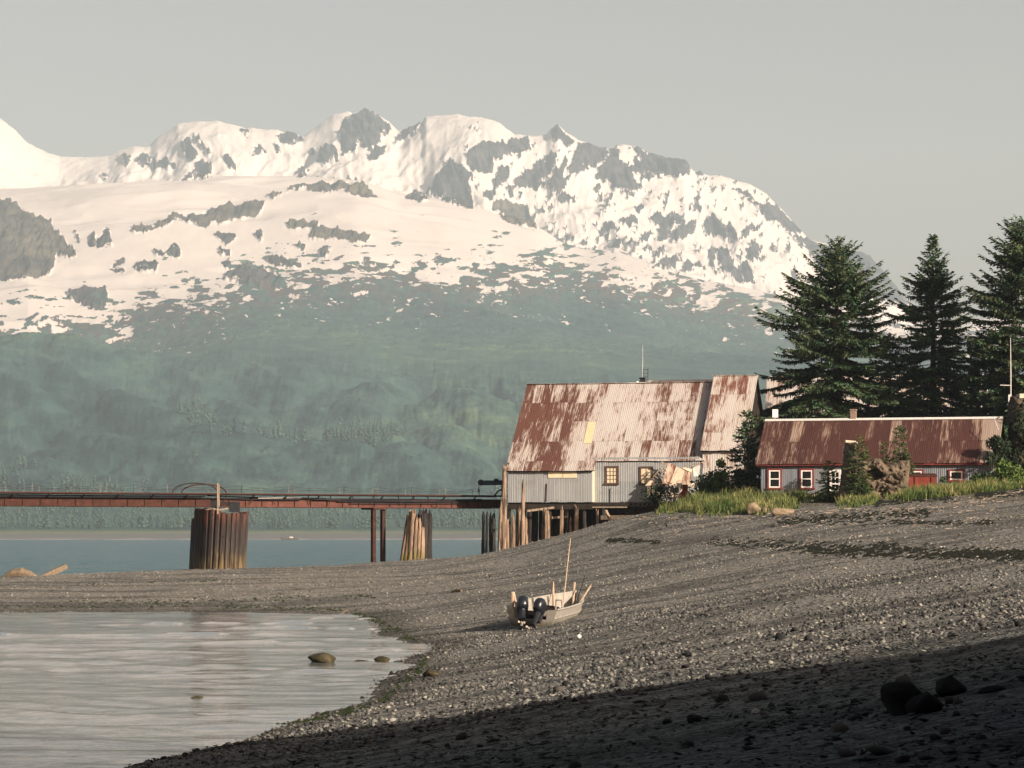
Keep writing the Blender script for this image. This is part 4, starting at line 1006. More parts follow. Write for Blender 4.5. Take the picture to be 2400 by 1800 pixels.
for k in range(4): MB().box((c0.x, c0.y+.25, c0.z+.05+k*.19), (.395, .395, .15)).build('brick', MAT['brick_grey'], ch)
MB().box((c0.x, c0.y+.25, c0.z+.83), (.46, .46, .08)).build('cap', MAT['brick_grey'], ch)
A = f4.wall(2329, 978, 1.5); B = f4.wall(2340, 1008, .8)
tag(MB().tube([A, B], .03, 5).build('leaning_rod', MAT['pale_metal'], bh), 'pale rod leaning on the roof end')
MB().box(f4.wall(1902, 1160, -.3), (.4, .3, .42)).build('meter_box', MAT['white_paint'], bh)

# tall antenna mast beyond the bunkhouse
mp = P(2369, 945, 200)
am = thing('antenna_mast', 'tall thin antenna mast with side arm right of the bunkhouse', 'antenna', (mp.x, mp.y, gz1(mp.x, mp.y)))
hb_ = mp.z-gz1(mp.x, mp.y)
MB().tube([(0,0,0), (0,0,hb_+2.0), (-.02,0,hb_+4.6)], [.05,.045,.022], 6).build('mast', MAT['pale_metal'], am)
MB().tube([(0,0,hb_+1.25), (-.75,0,hb_+1.27)], .035, 5).build('side_arm', MAT['pale_metal'], am)
MB().box((-.1,0,hb_+.35), (.16,.14,.5)).build('bracket', MAT['pale_metal'], am)
# ------------------------------------------------------------------ weathered piles
def weathered(name, pale, mid, dark, moss=True):
    t = NT(name); p = t.pos(); q = t.sep(p)
    st = t.noise(t.mapv(p, (9, 9, .7)), 1.0, 7, .7); lg = t.noise(t.mapv(p, (2.0, 2.0, .9)), 1.0, 5, .6)
    c = t.ramp(st, [(.38, dark), (.48, mid), (.64, pale)])
    c = t.mix(t.ramp(lg, [(.56, 0.), (.68, .8)]), c, dark)
    if moss:
        mz = t.math('ADD', q[2], t.math('MULTIPLY', t.noise(t.mapv(p, (4,4,1)), 1., 4), 1.6))
        c = t.mix(t.ramp(t.math('MULTIPLY', mz, .2), [(.62, .75), (.78, 0.)]), c, t.mix(st, (.045,.05,.012), (.20,.16,.055)))
    t.col(c); t.rough(.85); t.bump(st, .9, .04); MAT[name] = t.m
weathered('pile_wood', (.31,.225,.16), (.185,.13,.092), (.03,.023,.02))
weathered('pile_dark', (.045,.040,.038), (.022,.020,.020), (.008,.008,.009), False)
def pile_mesh(h, r0, r1, seed, pointed=0.0, lean=(0, 0), n=10, rings=9):
    """a split, grooved post with a jagged or pointed top; base at the origin"""
    r = random.Random(seed); m = MB(); gro = [r.uniform(.70, 1.15) for _ in range(n)]; tops = [r.uniform(-.75, .05)*(.6+pointed) for _ in range(n)]
    vs = []; fs = []
    for j in range(rings+1):
        f = j/rings; rad = r0*(1-f)+r1*f
        if pointed and f > 1-pointed*.35: rad *= max(.35, (1-f)/(pointed*.35)*.65+.35)
        for k in range(n):
            a = 2*math.pi*k/n; q = rad*gro[k]*(1+r.uniform(-.10, .10))
            z = -.4+(h+.4)*f+(tops[k] if j == rings else 0)*min(1, h/2)
            vs.append((q*math.cos(a)+lean[0]*f, q*math.sin(a)+lean[1]*f, z))
    for j in range(rings):
        for k in range(n): fs.append((j*n+k, j*n+(k+1) % n, (j+1)*n+(k+1) % n, (j+1)*n+k))
    vs.append((lean[0], lean[1], h-.22)); c = len(vs)-1
    for k in range(n): fs.append((rings*n+k, rings*n+(k+1) % n, c))
    return m.add(vs, fs)
def post(pxa, pxb, pyt, lab, seed, Y=211.3, pointed=0., tilt=0, mat='pile_wood', top_w=.8, group='weathered piles standing before the shed'):
    x = ((pxa+pxb)/2-1200)/F*Y; zg = gz1(x, Y); h = P(0, pyt, Y).z-zg; r = (pxb-pxa)/2/F*Y
    o = pile_mesh(h, r*1.08, r*top_w, seed, pointed, (tilt/F*Y, 0)).build('wooden_pile', MAT[mat], None, loc=(x, Y, zg))
    return tag(o, lab, 'pile', group)
post(1165, 1177, 1172, 'split grey pile just left of the tallest round post', 1, 211.6, .7, 4)
post(1177, 1186, 1086, 'tallest round post reaching the roof corner of the tin shed', 2, 210.8, 0, 1, top_w=1.0)
post(1186, 1194, 1214, 'short rust stained stub just right of the tallest post', 3, 211.2)
post(1199, 1212, 1201, 'pointed thick pile left of the two straight posts', 4, 211.4, .9, -2)
post(1213, 1221, 1186, 'straight pale pile between the pointed pile and the spiked post', 5, 211.6, .2)
post(1220, 1230, 1116, 'tall spiked post crossing the pale tin wall', 6, 210.9, .8, 1)
post(1228, 1238, 1209, 'short broad pile just right of the tall spiked post', 7, 211.2)
post(1267, 1277, 1185, 'darker leaning half of the paired piles under the shed', 8, 211.5, .4, 3)
post(1278, 1291, 1186, 'pale bulging half of the paired piles under the shed', 9, 211.1, .6, -2)
post(1311, 1321, 1185, 'slender pile with a horizontal plank across it', 10, 211.2, .3, 1)
post(1334, 1341, 1209, 'short thin pile left of the holed pile', 11, 211.2, .5)
post(1343, 1356, 1181, 'gnarled pale pile with a dark hole near its top', 12, 211.0, 0, 2)
post(1396, 1404, 1191, 'smooth round-topped post near the end of the piles', 13, 211.0, 0, 0, top_w=.95)
A = P(1433, 1224, 210); B = P(1419, 1196, 210.3); A.z = max(A.z, gz1(A.x, A.y)-.05)
tag(MB().bar(A, B, .3, .12).build('leaning_plank', MAT['grey_timber']), 'short plank leaning on the gravel under the shed corner', 'plank')
tag(MB().bar(P(1236, 1197.5, 211.9), P(1299, 1189.5, 211.9), .08, .16).build('loose_pole', MAT['grey_timber']), 'thin sloping pole lying across the piles below the tin wall', 'pole')
tag(MB().bar(P(1294, 1213.5, 211.7), P(1331, 1211, 211.7), .08, .17).build('loose_board', MAT['grey_timber']), 'short level board nailed across the slender pile', 'board')
tag(MB().bar(P(1410, 1213, 211.6), P(1500, 1212, 210), .3, .32).build('fallen_beam', MAT['grey_timber']), 'pale squared beam lying under the sill of the shed', 'beam')

# ------------------------------------------------------------------ trestle bridge
BA = P(-260, 1153, 196.0); BA.z = 7.03; BB = P(1178, 1162, 219.0); BB.z = 7.03
bd = (BB-BA); blen = bd.length; ba = math.atan2(bd.y, bd.x)
br_ = thing('trestle_bridge', 'long rusty steel walkway bridge running from the left to the shed', 'bridge', BA, ba)
def bx_at(px):
    """place along the bridge seen at photo column px"""
    tx = (px-1200)/F; d = (BA.x-BA.y*bd.x/bd.y)/(tx-bd.x/bd.y); return (Vector((tx*d, d, BA.z))-BA).length
def bspan(name, xa, xb, mat):
    m = MB(); 
    m.box(((xa+xb)/2, 0, -.63), (xb-xa-.02, .035, .60)); m.box(((xa+xb)/2, -.02, -.96), (xb-xa-.02, .34, .05)); m.box(((xa+xb)/2, -.02, -.32), (xb-xa-.02, .26, .04))
    return m.build(name, MAT[mat], br_)
sp = bx_at(497); sp2 = bx_at(1056)
bspan('girder', 0, sp-.1, 'rust_iron'); bspan('girder', sp+.25, blen, 'pink_rust')
m = MB(); m.box((blen/2, 1.9, -.63), (blen, .035, .64)); m.box((blen/2, 1.9, -.97), (blen, .3, .05)); m.build('girder', MAT['rust_dark'], br_)
m = MB(); m.box((blen/2, .75, -.05), (blen, 3.0, .09)); m.build('deck', MAT['rust_dark'], br_)
m = MB(); m.box((blen/2, -.78, -.03), (blen, .05, .09)); m.build('edge_angle', MAT['rust_iron'], br_)
x = .4; k = 0
while x < blen-.3:
    s = .06; MB().box((x, -.055, -.64), (.035, .08, .60)).build('stiffener', MAT['rust_dark'], br_)
    if k % 2 == 0: MB().bar((x+.4, -.74, -.12), (x+.4, -.06, -.45), .07, .07).build('bracket', MAT['rust_dark'], br_)
    x += 1.31; k += 1
rp = random.Random(4)
def sagline(x0, x1, y, z0, z1, sag, n=7): return [(x0+(x1-x0)*i/n, y, z0+(z1-z0)*i/n-sag*4*(i/n)*(1-i/n)) for i in range(n+1)]
for (xa, xb, y, z0, z1, sg, r_, mt_) in ((0, sp-.6, -.24, -.16, -.20, .03, .045, 'iron_dark'), (0, sp-.9, -.30, -.27, -.30, .02, .05, 'iron_dark'), (3, sp+3, -.17, -.36, -.33, .04, .035, 'iron_dark'),
    (sp-.5, sp+9, -.27, -.17, -.30, .04, .045, 'iron_dark'), (sp+.3, sp+7, -.2, -.34, -.40, .05, .05, 'iron_dark'), (sp+3.5, sp+7, -.33, -.33, -.26, .0, .025, 'pale_metal'), (sp+6, sp+16, -.25, -.24, -.50, .06, .05, 'iron_dark'),
    (sp+8, blen-2, -.29, -.38, -.30, .06, .045, 'iron_dark'), (sp+10, blen-1, -.2, -.52, -.42, .04, .04, 'iron_dark'), (sp+11, blen-3, -.24, -.63, -.55, .05, .035, 'iron_dark')):
    MB().tube(sagline(xa, xb, y, z0, z1, sg), r_, 5).build('pipe', MAT[mt_], br_)
for k in range(9):
    x = sp+1.2+k*2.0+rp.uniform(-.4, .4); MB().bar((x, -.3, -.12), (x+rp.uniform(-.25, .35), -.22, -.75), .05, .05).build('hanger', MAT['rust_dark'], br_)
posts = [35, 67, 114, 146, 192, 226, 273, 304, 353, 383, 480, 557, 638, 667, 717, 796, 823, 875, 900, 955, 979, 1034, 1059, 1113, 1137]
rx = []
for i, px in enumerate([-190, -120, -50]+posts):
    x = bx_at(px); dark = i % 4 == 2
    yb = -.72 if (i % 2 == 0) else 2.1
    h = .62 if i % 2 == 0 else .52
    MB().tube([(x, yb, -.05), (x+rp.uniform(-.02, .04), yb, h)], .018, 5).build('rail_post', MAT['iron_dark' if dark else 'grey_timber'], br_); rx.append((x, yb, h))
for yb in (-.72, 2.1):
    q = [(x, h) for x, y, h in rx if y == yb]
    for (xa, ha), (xb, hb) in zip(q, q[1:]):
        MB().tube(sagline(xa, xb, yb, ha-.06, hb-.06, .16, 5), .009, 4, False).build('rope', MAT['iron_dark'], br_)
        MB().tube(sagline(xa, xb, yb, ha*.5, hb*.5, .07, 4), .008, 4, False).build('rope', MAT['iron_dark'], br_)
# two legged steel bent
xm = bx_at(888)
for (px, w, mat) in ((875, .34, 'rust_iron'), (899, .36, 'rust_dark')):
    x = bx_at(px); wp = BA+bd.normalized()*x; y_off = 0.0 if px < 890 else 0.12
    zb_ = gz1(wp.x, wp.y+y_off)-BA.z-.3
    m = MB(); m.box((x, y_off, (zb_-1.12)/2-.0), (w*.5, w, -1.12-zb_)); m.box((x-w*.3, y_off, (zb_-1.12)/2), (.05, w*1.1, -1.12-zb_)); m.box((x+w*.3, y_off, (zb_-1.12)/2), (.05, w*1.1, -1.12-zb_))
    m.build('bent_leg', MAT[mat], br_)
MB().box((xm, .8, -1.05), (1.15, 2.2, .13)).build('cross_head', MAT['rust_dark'], br_)
xa, xb = bx_at(880), bx_at(896)
for (za, zb_) in ((-2.1, -2.1), (-3.2, -5.2), (-5.2, -3.2)):
    MB().bar((xa, .4, za), (xb, 1.2, zb_), .07, .07).build('brace', MAT['rust_dark'], br_)

# arched hose pipes and the white post on the walkway
for (pa, pb, top, mat, lab, y) in ((405, 513, 1128, 'iron_dark', 'left arched pipe hoop standing on the walkway over the pier', .1), (436, 542, 1130, 'rust_dark', 'right arched rust brown pipe hoop standing on the walkway over the pier', .9)):
    xa, xb = bx_at(pa), bx_at(pb); zt = (1153-top)/F*205
    pts = [((xa+xb)/2-math.cos(math.pi*i/14)*(xb-xa)/2, y, zt*math.sin(math.pi*i/14)**.9-.02) for i in range(15)]
    o = MB().tube(pts, .055, 7).build('arched_pipe', MAT[mat], None); o.location = BA; o.rotation_euler = (0, 0, ba)
    tag(o, lab, 'pipe', 'arched pipes on the walkway')
wp = P(510, 1200, 203.0)
o = thing('pipe_stand', 'upright pale pipe post fixed to the outer side of the walkway', 'post', wp)
MB().tube([(0,0,-.15), (0,0,2.05)], .06, 7).build('post', MAT['grey_timber'], o); MB().tube([(.1,.05,.4), (.1,.05,1.95)], .045, 6).build('pipe', MAT['grey_timber'], o)

# ------------------------------------------------------------------ sheet pile pier
t = NT('sheet_steel'); p = t.pos(); q = t.sep(p)
st = t.noise(t.mapv(p, (5, 5, .5)), 1., 6, .65); z_ = t.math('ADD', q[2], t.math('MULTIPLY', t.math('SUBTRACT', t.noise(t.mapv(p, (3,3,.8)), 1., 5), .5), 2.6))
c = t.ramp(t.math('MULTIPLY', z_, .12), [(.14, (.17,.12,.06)), (.25, (.12,.09,.048)), (.36, (.045,.038,.034)), (.47, (.034,.030,.031)), (.57, (.050,.029,.025)), (.64, (.11,.045,.032)), (.8, (.09,.036,.027))])
c = t.mix(t.ramp(st, [(.42, 0.), (.60, .9)]), c, (.014,.013,.013)); c = t.mix(t.math('MULTIPLY', t.rnd(), .35), c, (.05,.035,.03))
t.col(c); t.rough(.7); t.bump(st, .5, .03); MAT['sheet_steel'] = t.m
PY_ = 204.5
pc = P(505, 1335, PY_); pc.z = gz1(pc.x, pc.y)
pier = thing('sheet_pile_pier', 'rusty sheet pile pier cell carrying the walkway at the water edge', 'pier', pc)
def lx(px): return (px-1200-(10*max(0, 512-px)/70 if px < 512 else 0)-2)/F*PY_-pc.x
plan = [(lx(443), 3.6), (lx(452), 2.4), (lx(461), 1.4), (lx(470), .5), (lx(478), 0.0), (lx(490), -.35), (lx(502), -.55), (lx(514), -.65), (lx(526), -.65), (lx(537), -.55), (lx(547), -.38), (lx(556), -.1), (lx(564), .3), (lx(569), 1.1), (lx(566), 2.6), (lx(540), 4.4), (lx(480), 4.8)]
tops = [1214, 1190, 1190, 1190, 1190, 1193, 1196, 1201, 1203, 1202, 1201, 1203, 1202, 1198, 1198, 1210, 1212]
hs_ = [((1335-t_)/F*PY_) for t_ in tops]
n = len(plan); LEAN = .26
rp = random.Random(3)
for i in range(n):
    (xa, ya), (xb, yb) = plan[i], plan[(i+1) % n]
    dx, dy = xb-xa, yb-ya; ln = math.hypot(dx, dy); nx, ny = dy/ln, -dx/ln
    k = max(1, round(ln/.55))
    for j in range(k):
        h = hs_[i]+rp.uniform(-.03, .03); vs = []; 
        prof_ = [(0, 0), (.12, 0), (.26, .11), (.74, .11), (.88, 0), (.97, 0)]
        for lev in (-.6, h):
            sh = LEAN*max(lev, 0)/4.4
            for (f, o_) in prof_:
                g_ = (j+f)/k; vs.append((xa+dx*g_+nx*o_+sh, ya+dy*g_+ny*o_, lev))
            for (f, o_) in reversed(prof_):
                g_ = (j+f)/k; vs.append((xa+dx*g_+nx*(o_-.03)+sh, ya+dy*g_+ny*(o_-.03), lev))
        c_ = 12; fs = [(a_, (a_+1) % c_, (a_+1) % c_+c_, a_+c_) for a_ in range(c_)]
        fs += [(a_+c_, a_+1+c_, c_-2-a_+c_, c_-1-a_+c_) for a_ in range(5)]
        MB().add(vs, fs).build('sheet_pile', MAT['sheet_steel'], pier)
cx0 = sum(a_ for a_, b_ in plan)/n
MB().add([(a_*.95+LEAN*.85, b_*.9+.15, 3.75) for a_, b_ in plan], [tuple(range(n))]).build('fill', MAT['gravel'], pier)
for (px, py, r_) in ((492, 1300, .13), (499, 1207, .05), (509, 1213, .055), (513, 1289, .05), (524, 1258, .07), (541, 1265, .06), (536, 1237, .06), (556, 1300, .05), (501, 1310, .04)):
    dy_ = np.interp(lx(px), [q_[0] for q_ in plan[4:13]], [q_[1] for q_ in plan[4:13]])
    w_ = P(px, py, PY_+dy_-.2)-pc
    MB().tube([(w_.x, dy_-.145, w_.z), (w_.x, dy_-.08, w_.z)], [r_, r_], 9).build('hole', MAT['iron_dark'], pier)
m = MB(); m.box((lx(548), 1.2, 4.55), (.62, 1.6, .75)); m.box((lx(503), 1.0, 4.6), (.35, 1.4, .8)); m.box((lx(526), .7, 4.75), (1.6, .5, .35)); m.build('bearing_block', MAT['iron_dark'], pier)
MB().box((lx(528), -.1, 4.72), (.25, .3, .28)).build('bearing_plate', MAT['rust_iron'], pier)
MB().tube([(lx(488), -.3, 4.32), (lx(505), -.5, 4.38), (lx(520), -.5, 4.3), (lx(538), -.35, 4.42)], .06, 6).build('log', MAT['grey_timber'], pier)

# ------------------------------------------------------------------ pile clusters under the bridge
def cluster(name, lab, specs, Y0, mat, grp=None):
    x0 = sum((a_+b_)/2 for a_, b_, *_ in specs)/len(specs); X = (x0-1200)/F*Y0; zg = gz1(X, Y0)
    o = thing(name, lab, 'pile cluster', (X, Y0, zg), 0, grp)
    for i, (a_, b_, pt, dy, tilt, mt_) in enumerate(specs):
        Y = Y0+dy; xx = ((a_+b_)/2-1200)/F*Y; g_ = gz1(xx, Y); h = P(0, pt, Y).z-g_; r_ = (b_-a_)/2/F*Y
        mm = pile_mesh(h, r_*1.1, r_*.85, 100+i+int(x0), .1, (tilt/F*Y, 0)); mm.build('pile', MAT[mt_ or mat], o, loc=(xx-X, dy, g_-zg))
    return o
cluster('pile_cluster', 'cluster of pale leaning mossy piles under the walkway', [(934, 947, 1191, 0, 20, None), (944, 956, 1190, -.2, 17, None), (954, 968, 1190, -.4, 9, None), (966, 976, 1207, -.5, 6, None), (974, 984, 1212, -.4, 5, None), (984, 996, 1190, .6, 1, 'pile_dark'), (990, 1004, 1189, .9, 2, 'pile_dark'), (1000, 1013, 1190, 1.2, 1, 'pile_dark'), (982, 996, 1230, -.3, 3, None), (975, 990, 1191, 1.2, 2, 'pile_dark'), (960, 975, 1192, 1.3, 5, 'pile_dark')], 212.5, 'pile_wood')  # right hand piles in dark wood, the shade there put into their colour
cluster('pile_cluster', 'cluster of four dark upright piles left of the shed', [(1128, 1136, 1196, 0, 1, None), (1137, 1145, 1195, -.2, 1, None), (1146, 1153, 1197, .2, 0, None), (1153, 1162, 1196, 0, 0, None)], 214.5, 'pile_dark')

# ------------------------------------------------------------------ crane arm with hook by the shed
cp = P(1176, 1163, 217.0)
cr = thing('jib_crane', 'dark blue loader crane arm with hanging hook at the shed corner', 'crane', cp)
w = lambda px, py, y=0.: P(px, py, 217.0+y)-cp
MB().bar(w(1127, 1132), w(1185, 1131), .3, .36).build('arm', MAT['blue_crane'], cr)
m = MB().tube([w(1127, 1131)+Vector((0,-.2,0)), w(1127, 1131)+Vector((0,.2,0))], .24, 10); m.build('sheave', MAT['iron_dark'], cr)
m = MB().box(w(1163, 1125.5), (.34, .3, .22)); m.build('winch', MAT['iron_dark'], cr)
MB().bar(w(1136, 1127.5), w(1160, 1127.5), .12, .1).build('cylinder', MAT['iron_dark'], cr)
MB().tube([w(1122, 1133), w(1122, 1148)], .02, 5).build('cable', MAT['iron_dark'], cr)
hk = MB().box(w(1122, 1149.5), (.16, .14, .16)); hk.tube([w(1122, 1151), w(1123.5, 1153), w(1123, 1155.5), w(1120.5, 1155.5), w(1120, 1153.5)], .035, 6); hk.build('hook', MAT['iron_dark'], cr)
MB().tube([w(1159, 1162), w(1166, 1152), w(1178, 1146)], .07, 6).build('strut', MAT['iron_dark'], cr)
MB().bar(w(1180, 1163), w(1180, 1128), .3, .3).build('column', MAT['blue_crane'], cr)

# ------------------------------------------------------------------ aluminium skiff
t = NT('skiff_metal'); p = t.obj(); n_ = t.noise(p, 5, 6, .6)
zo = t.sep(p)[2]
c = t.ramp(n_, [(.3, (.25,.235,.205)), (.7, (.34,.32,.285))])
c = t.mix(t.ramp(t.math('ADD', zo, t.math('MULTIPLY', t.noise(t.mapv(p, (3,3,1.)), 2, 5), .25)), [(.30, .85), (.52, 0.)]), c, (.075,.065,.03))
t.col(c); t.rough(.45); t.b.inputs['Metallic'].default_value = .25; MAT['skiff_metal'] = t.m
simple('skiff_inside', (.24,.215,.18), (.33,.30,.26), 5, rough=.55, coord='obj')
t = NT('engine_black'); t.col((.007,.009,.014)); t.rough(.32); t.b.inputs['Specular IOR Level'].default_value = .6; MAT['engine_black'] = t.m
simple('prop_metal', (.22,.19,.16), (.42,.37,.32), 9, rough=.4)
simple('post_wood', (.30,.225,.16), (.43,.335,.25), 10, (1,1,.2))
bp = ground_at(1243, 1470); TH = R(21)
boat = thing('skiff', 'beached tan aluminium skiff with two tilted black outboards at its stern', 'boat', (bp.x, bp.y, bp.z-.09), -TH)
boat.rotation_euler = (R(3.2), R(2.5), -TH)
BLn = 4.8; NS = 15
def sect(f):
    """half section at f (0 stern, 1 bow): keel, chine, knuckle, gunwale as (x, z)"""
    w = (1-max(0, (f-.45)/.55)**2.1); bw = 1.05+.08*math.sin(math.pi*min(f*1.2, 1)); g = max(bw*w, .05)
    kz = .02+.42*max(0, (f-.72)/.28)**2; gzv = .78+.26*f**2
    return [(0, kz), (g*.72, kz+.10+.14*f), (g*.90, .45+.14*f), (g, gzv)]
def yof(f, k): return f*BLn+(.35*max(0, f-.75)/.25*k/3 if True else 0)
m = MB(); vs = []; fs = []
for i in range(NS):
    f = i/(NS-1); s = sect(f)
    row = [(-x_, z_) for x_, z_ in reversed(s)]+[(x_, z_) for x_, z_ in s[1:]]
    kk = [3,2,1,0,1,2,3]
    vs += [(x_, yof(f, kk[j]), z_) for j, (x_, z_) in enumerate(row)]
for i in range(NS-1):
    for j in range(6): fs.append((i*7+j, i*7+j+1, (i+1)*7+j+1, (i+1)*7+j))
m.add(vs, fs)
hull = m.build('hull', MAT['skiff_metal'], boat)
sm = hull.modifiers.new('thick', 'SOLIDIFY'); sm.thickness = .035; sm.offset = 1
hull['label'] = 'tan hull with weedy stained bottom'
for sg in (-1, 1):
    MB().tube([(sg*sect(i/14)[3][0], yof(i/14, 3), sect(i/14)[3][1]+.015) for i in range(15)], .04, 6).build('gunwale', MAT['skiff_metal'], boat)
    MB().tube([(sg*(sect(i/14)[2][0]+.012), yof(i/14, 2), sect(i/14)[2][1]) for i in range(15)], .022, 5).build('rub_strake', MAT['skiff_metal'], boat)
s = sect(0)
tr = MB().poly([(-s[3][0], 0, s[3][1]), (-s[2][0], 0, s[2][1]), (-s[1][0], 0, s[1][1]), (0, 0, s[0][1]), (s[1][0], 0, s[1][1]), (s[2][0], 0, s[2][1]), (s[3][0], 0, s[3][1]), (.66, 0, s[3][1]-.02), (.62, 0, .40), (-.62, 0, .40), (-.66, 0, s[3][1]-.02)], (0, .05, 0))
tr.build('transom', MAT['skiff_metal'], boat)
m = MB().box((0, .45, .42), (1.5, .06, .5)); m.build('splash_well', MAT['skiff_inside'], boat)
MB().poly([(-.95, .1, .22), (.95, .1, .22), (.9, 2.2, .24), (.55, 4.0, .4), (-.55, 4.0, .4), (-.9, 2.2, .24)], (0, 0, .02)).build('floor', MAT['skiff_inside'], boat)
for yb, wd in ((1.6, 1.9), (3.0, 1.8)): MB().box((0, yb, .52), (wd-.05, .28, .05)).build('bench', MAT['skiff_inside'], boat)
MB().box((0, .12, .42), (.9, .16, .26)).build('motor_bracket', MAT['iron_dark'], boat)
MB().box((-.62, .12, .60), (.16, .12, .42)).build('motor_pad', MAT['skiff_inside'], boat)
def outboard(x, tilt, yaw, sc, lab):
    e = bpy.data.objects.new('outboard_motor', None); link(e, boat); e['label'] = lab
    e.location = (x, -.10, .50); e.rotation_euler = (-tilt, 0, yaw); e.scale = (sc, sc, sc)
    # cowl: a rounded tapered shell, local z up along the motor
    m = MB(); vs = []; N = 14; lv = [(-.02,.13,.20,0),(.06,.175,.27,-.02),(.2,.19,.30,-.03),(.36,.185,.28,-.03),(.47,.155,.22,-.02),(.53,.10,.13,0),(.55,.02,.03,0)]
    for (z_, a_, b_, o_) in lv:
        for k in range(N):
            th = 2*math.pi*k/N; cx_ = math.copysign(abs(math.cos(th))**.7, math.cos(th)); sy_ = math.copysign(abs(math.sin(th))**.7, math.sin(th))
            vs.append((a_*cx_, b_*sy_+o_-.12, z_+.12))
    fs = [(i*N+k, i*N+(k+1) % N, (i+1)*N+(k+1) % N, (i+1)*N+k) for i in range(len(lv)-1) for k in range(N)]; fs.append(tuple(range(N))[::-1]); fs.append(tuple((len(lv)-1)*N+k for k in range(N)))
    m.add(vs, fs).build('cowl', MAT['engine_black'], e, smooth=True)
    m = MB().tube([(0,-.12,.14), (0,-.10,-.15), (0,-.10,-.55), (0,-.12,-.72)], [.13,.09,.065,.055], 8); m.box((0, -.22, -.5), (.22, .34, .025)); m.build('leg', MAT['engine_black'], e)
    m = MB().tube([(0,.1,-.74), (0,0,-.74), (0,-.2,-.74), (0,-.32,-.74)], [.02,.065,.065,.04], 8); m.poly([(-.008,.02,-.78), (-.008,-.2,-.78), (-.008,-.2,-.98), (-.008,-.1,-.98)], (.016,0,0)); m.build('gearcase', MAT['engine_black'], e)
    m = MB()
    for k in range(3):
        a_ = 2*math.pi*k/3+.4; c_, s_2 = math.cos(a_), math.sin(a_)
        m.poly([(c_*.03-s_2*.02, -.33, -.74+s_2*.03+c_*.02), (c_*.11-s_2*.05, -.36, -.74+s_2*.11+c_*.05), (c_*.135, -.38, -.74+s_2*.135), (c_*.10+s_2*.045, -.33, -.74+s_2*.10-c_*.045)], (0, -.015, 0))
    m.tube([(0,-.3,-.74), (0,-.42,-.74)], [.045,.02], 7); m.build('propeller', MAT['prop_metal'], e)
    m = MB().box((0, .06, -.02), (.22, .14, .34)); m.bar((0, .05, .1), (.05, .5, .25), .05, .05); m.build('clamp', MAT['iron_dark'], e)
outboard(-.30, R(54), R(20), 1.2, 'larger left outboard tilted up with a pale propeller')
outboard(.34, R(40), R(-6), 1.05, 'smaller right outboard motor')
bt = boat.matrix_basis if False else None
def bpost(x, y, z0, z1, r_, dx=0, dy=0, nm='net_post', mat='post_wood'):
    MB().tube([(x, y, z0), (x+dx, y+dy, z1)], [r_, r_*.9], 7).build(nm, MAT[mat], boat)
bpost(-.72, .05, .35, 1.38, .065, -.05)
bpost(-.70, .42, .65, 1.30, .05, -.28, .3)
bpost(.05, 2.4, .55, 1.62, .055, -.12, .1)
bpost(.55, 3.1, .6, 1.58, .05, .02, .1)
bpost(.85, 2.9, .75, 1.50, .045, .42, .2)
m = MB().box((.3, 1.9, .75), (.05, .05, .5)); m.bar((.30, 1.9, .98), (.55, 1.9, .98), .05, .05); m.bar((.53, 1.9, .95), (.6, 1.95, .3), .05, .05); m.build('console_frame', MAT['skiff_inside'], boat)
bw_ = lambda px, py, d: P(px, py, d)
A = P(1319, 1424, bp.y+1.6); B = P(1337, 1262, bp.y+1.8)
tag(MB().tube([A, B], [.028, .020], 6).build('wooden_pole', MAT['post_wood']), 'long thin wooden pole standing up out of the skiff', 'pole')
A = P(1350, 1416, bp.y+2.2); B = P(1375, 1336, bp.y+2.6)
tag(MB().tube([A, B], [.024, .016], 5).build('fishing_rod', MAT['iron_dark']), 'thin dark rod leaning out of the bow of the skiff', 'rod')
MB().tube([(-.6,2.0,.36), (-.2,2.15,.52), (.3,2.05,.50), (.62,2.2,.36)], [.16,.24,.22,.12], 8).build('net_pile', MAT['dark_timber'], boat)
MB().tube([(.55,.6,.32), (.60,1.0,.40), (.3,1.3,.34), (-.2,1.1,.38), (-.5,.7,.34)], .03, 5).build('rope', MAT['post_wood'], boat)
MB().bar((-.5, .5, .62), (-.52, .5, .98), .16, .14).build('fuel_tank', MAT['teal_cloth'], boat)
# ------------------------------------------------------------------ rocks and boulders
def rock_mat(name, c1, c2, c3, scale=2.0, bump=.9, bd=.08):
    t = NT(name); p = t.pos(); n = t.noise(p, scale, 8, .7); v = t.noise(t.mapv(p, (1,1,2.0)), scale*.35, 5, .6, .6)
    c = t.ramp(t.math('ADD', t.math('MULTIPLY', n, .6), t.math('MULTIPLY', v, .4)), [(.36, c1), (.5, c2), (.64, c3)])
    t.col(c); t.rough(.85); t.bump(n, bump, bd); MAT[name] = t.m
rock_mat('outcrop_rock', (.035,.028,.022), (.10,.078,.055), (.19,.15,.11), 2.2, 1.0, .12)
rock_mat('pillar_rock', (.018,.017,.014), (.050,.043,.032), (.12,.098,.072), 2.4, 1.0, .12)
rock_mat('boulder_tan', (.11,.085,.06), (.20,.155,.105), (.27,.21,.145), 5, .9, .05)
rock_mat('weedy_rock', (.012,.013,.009), (.045,.040,.022), (.10,.08,.05), 6, .8, .04)
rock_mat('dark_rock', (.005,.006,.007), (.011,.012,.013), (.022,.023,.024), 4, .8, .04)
MAT['dark_rock'].node_tree.nodes['Principled BSDF'].inputs['Specular IOR Level'].default_value = .03
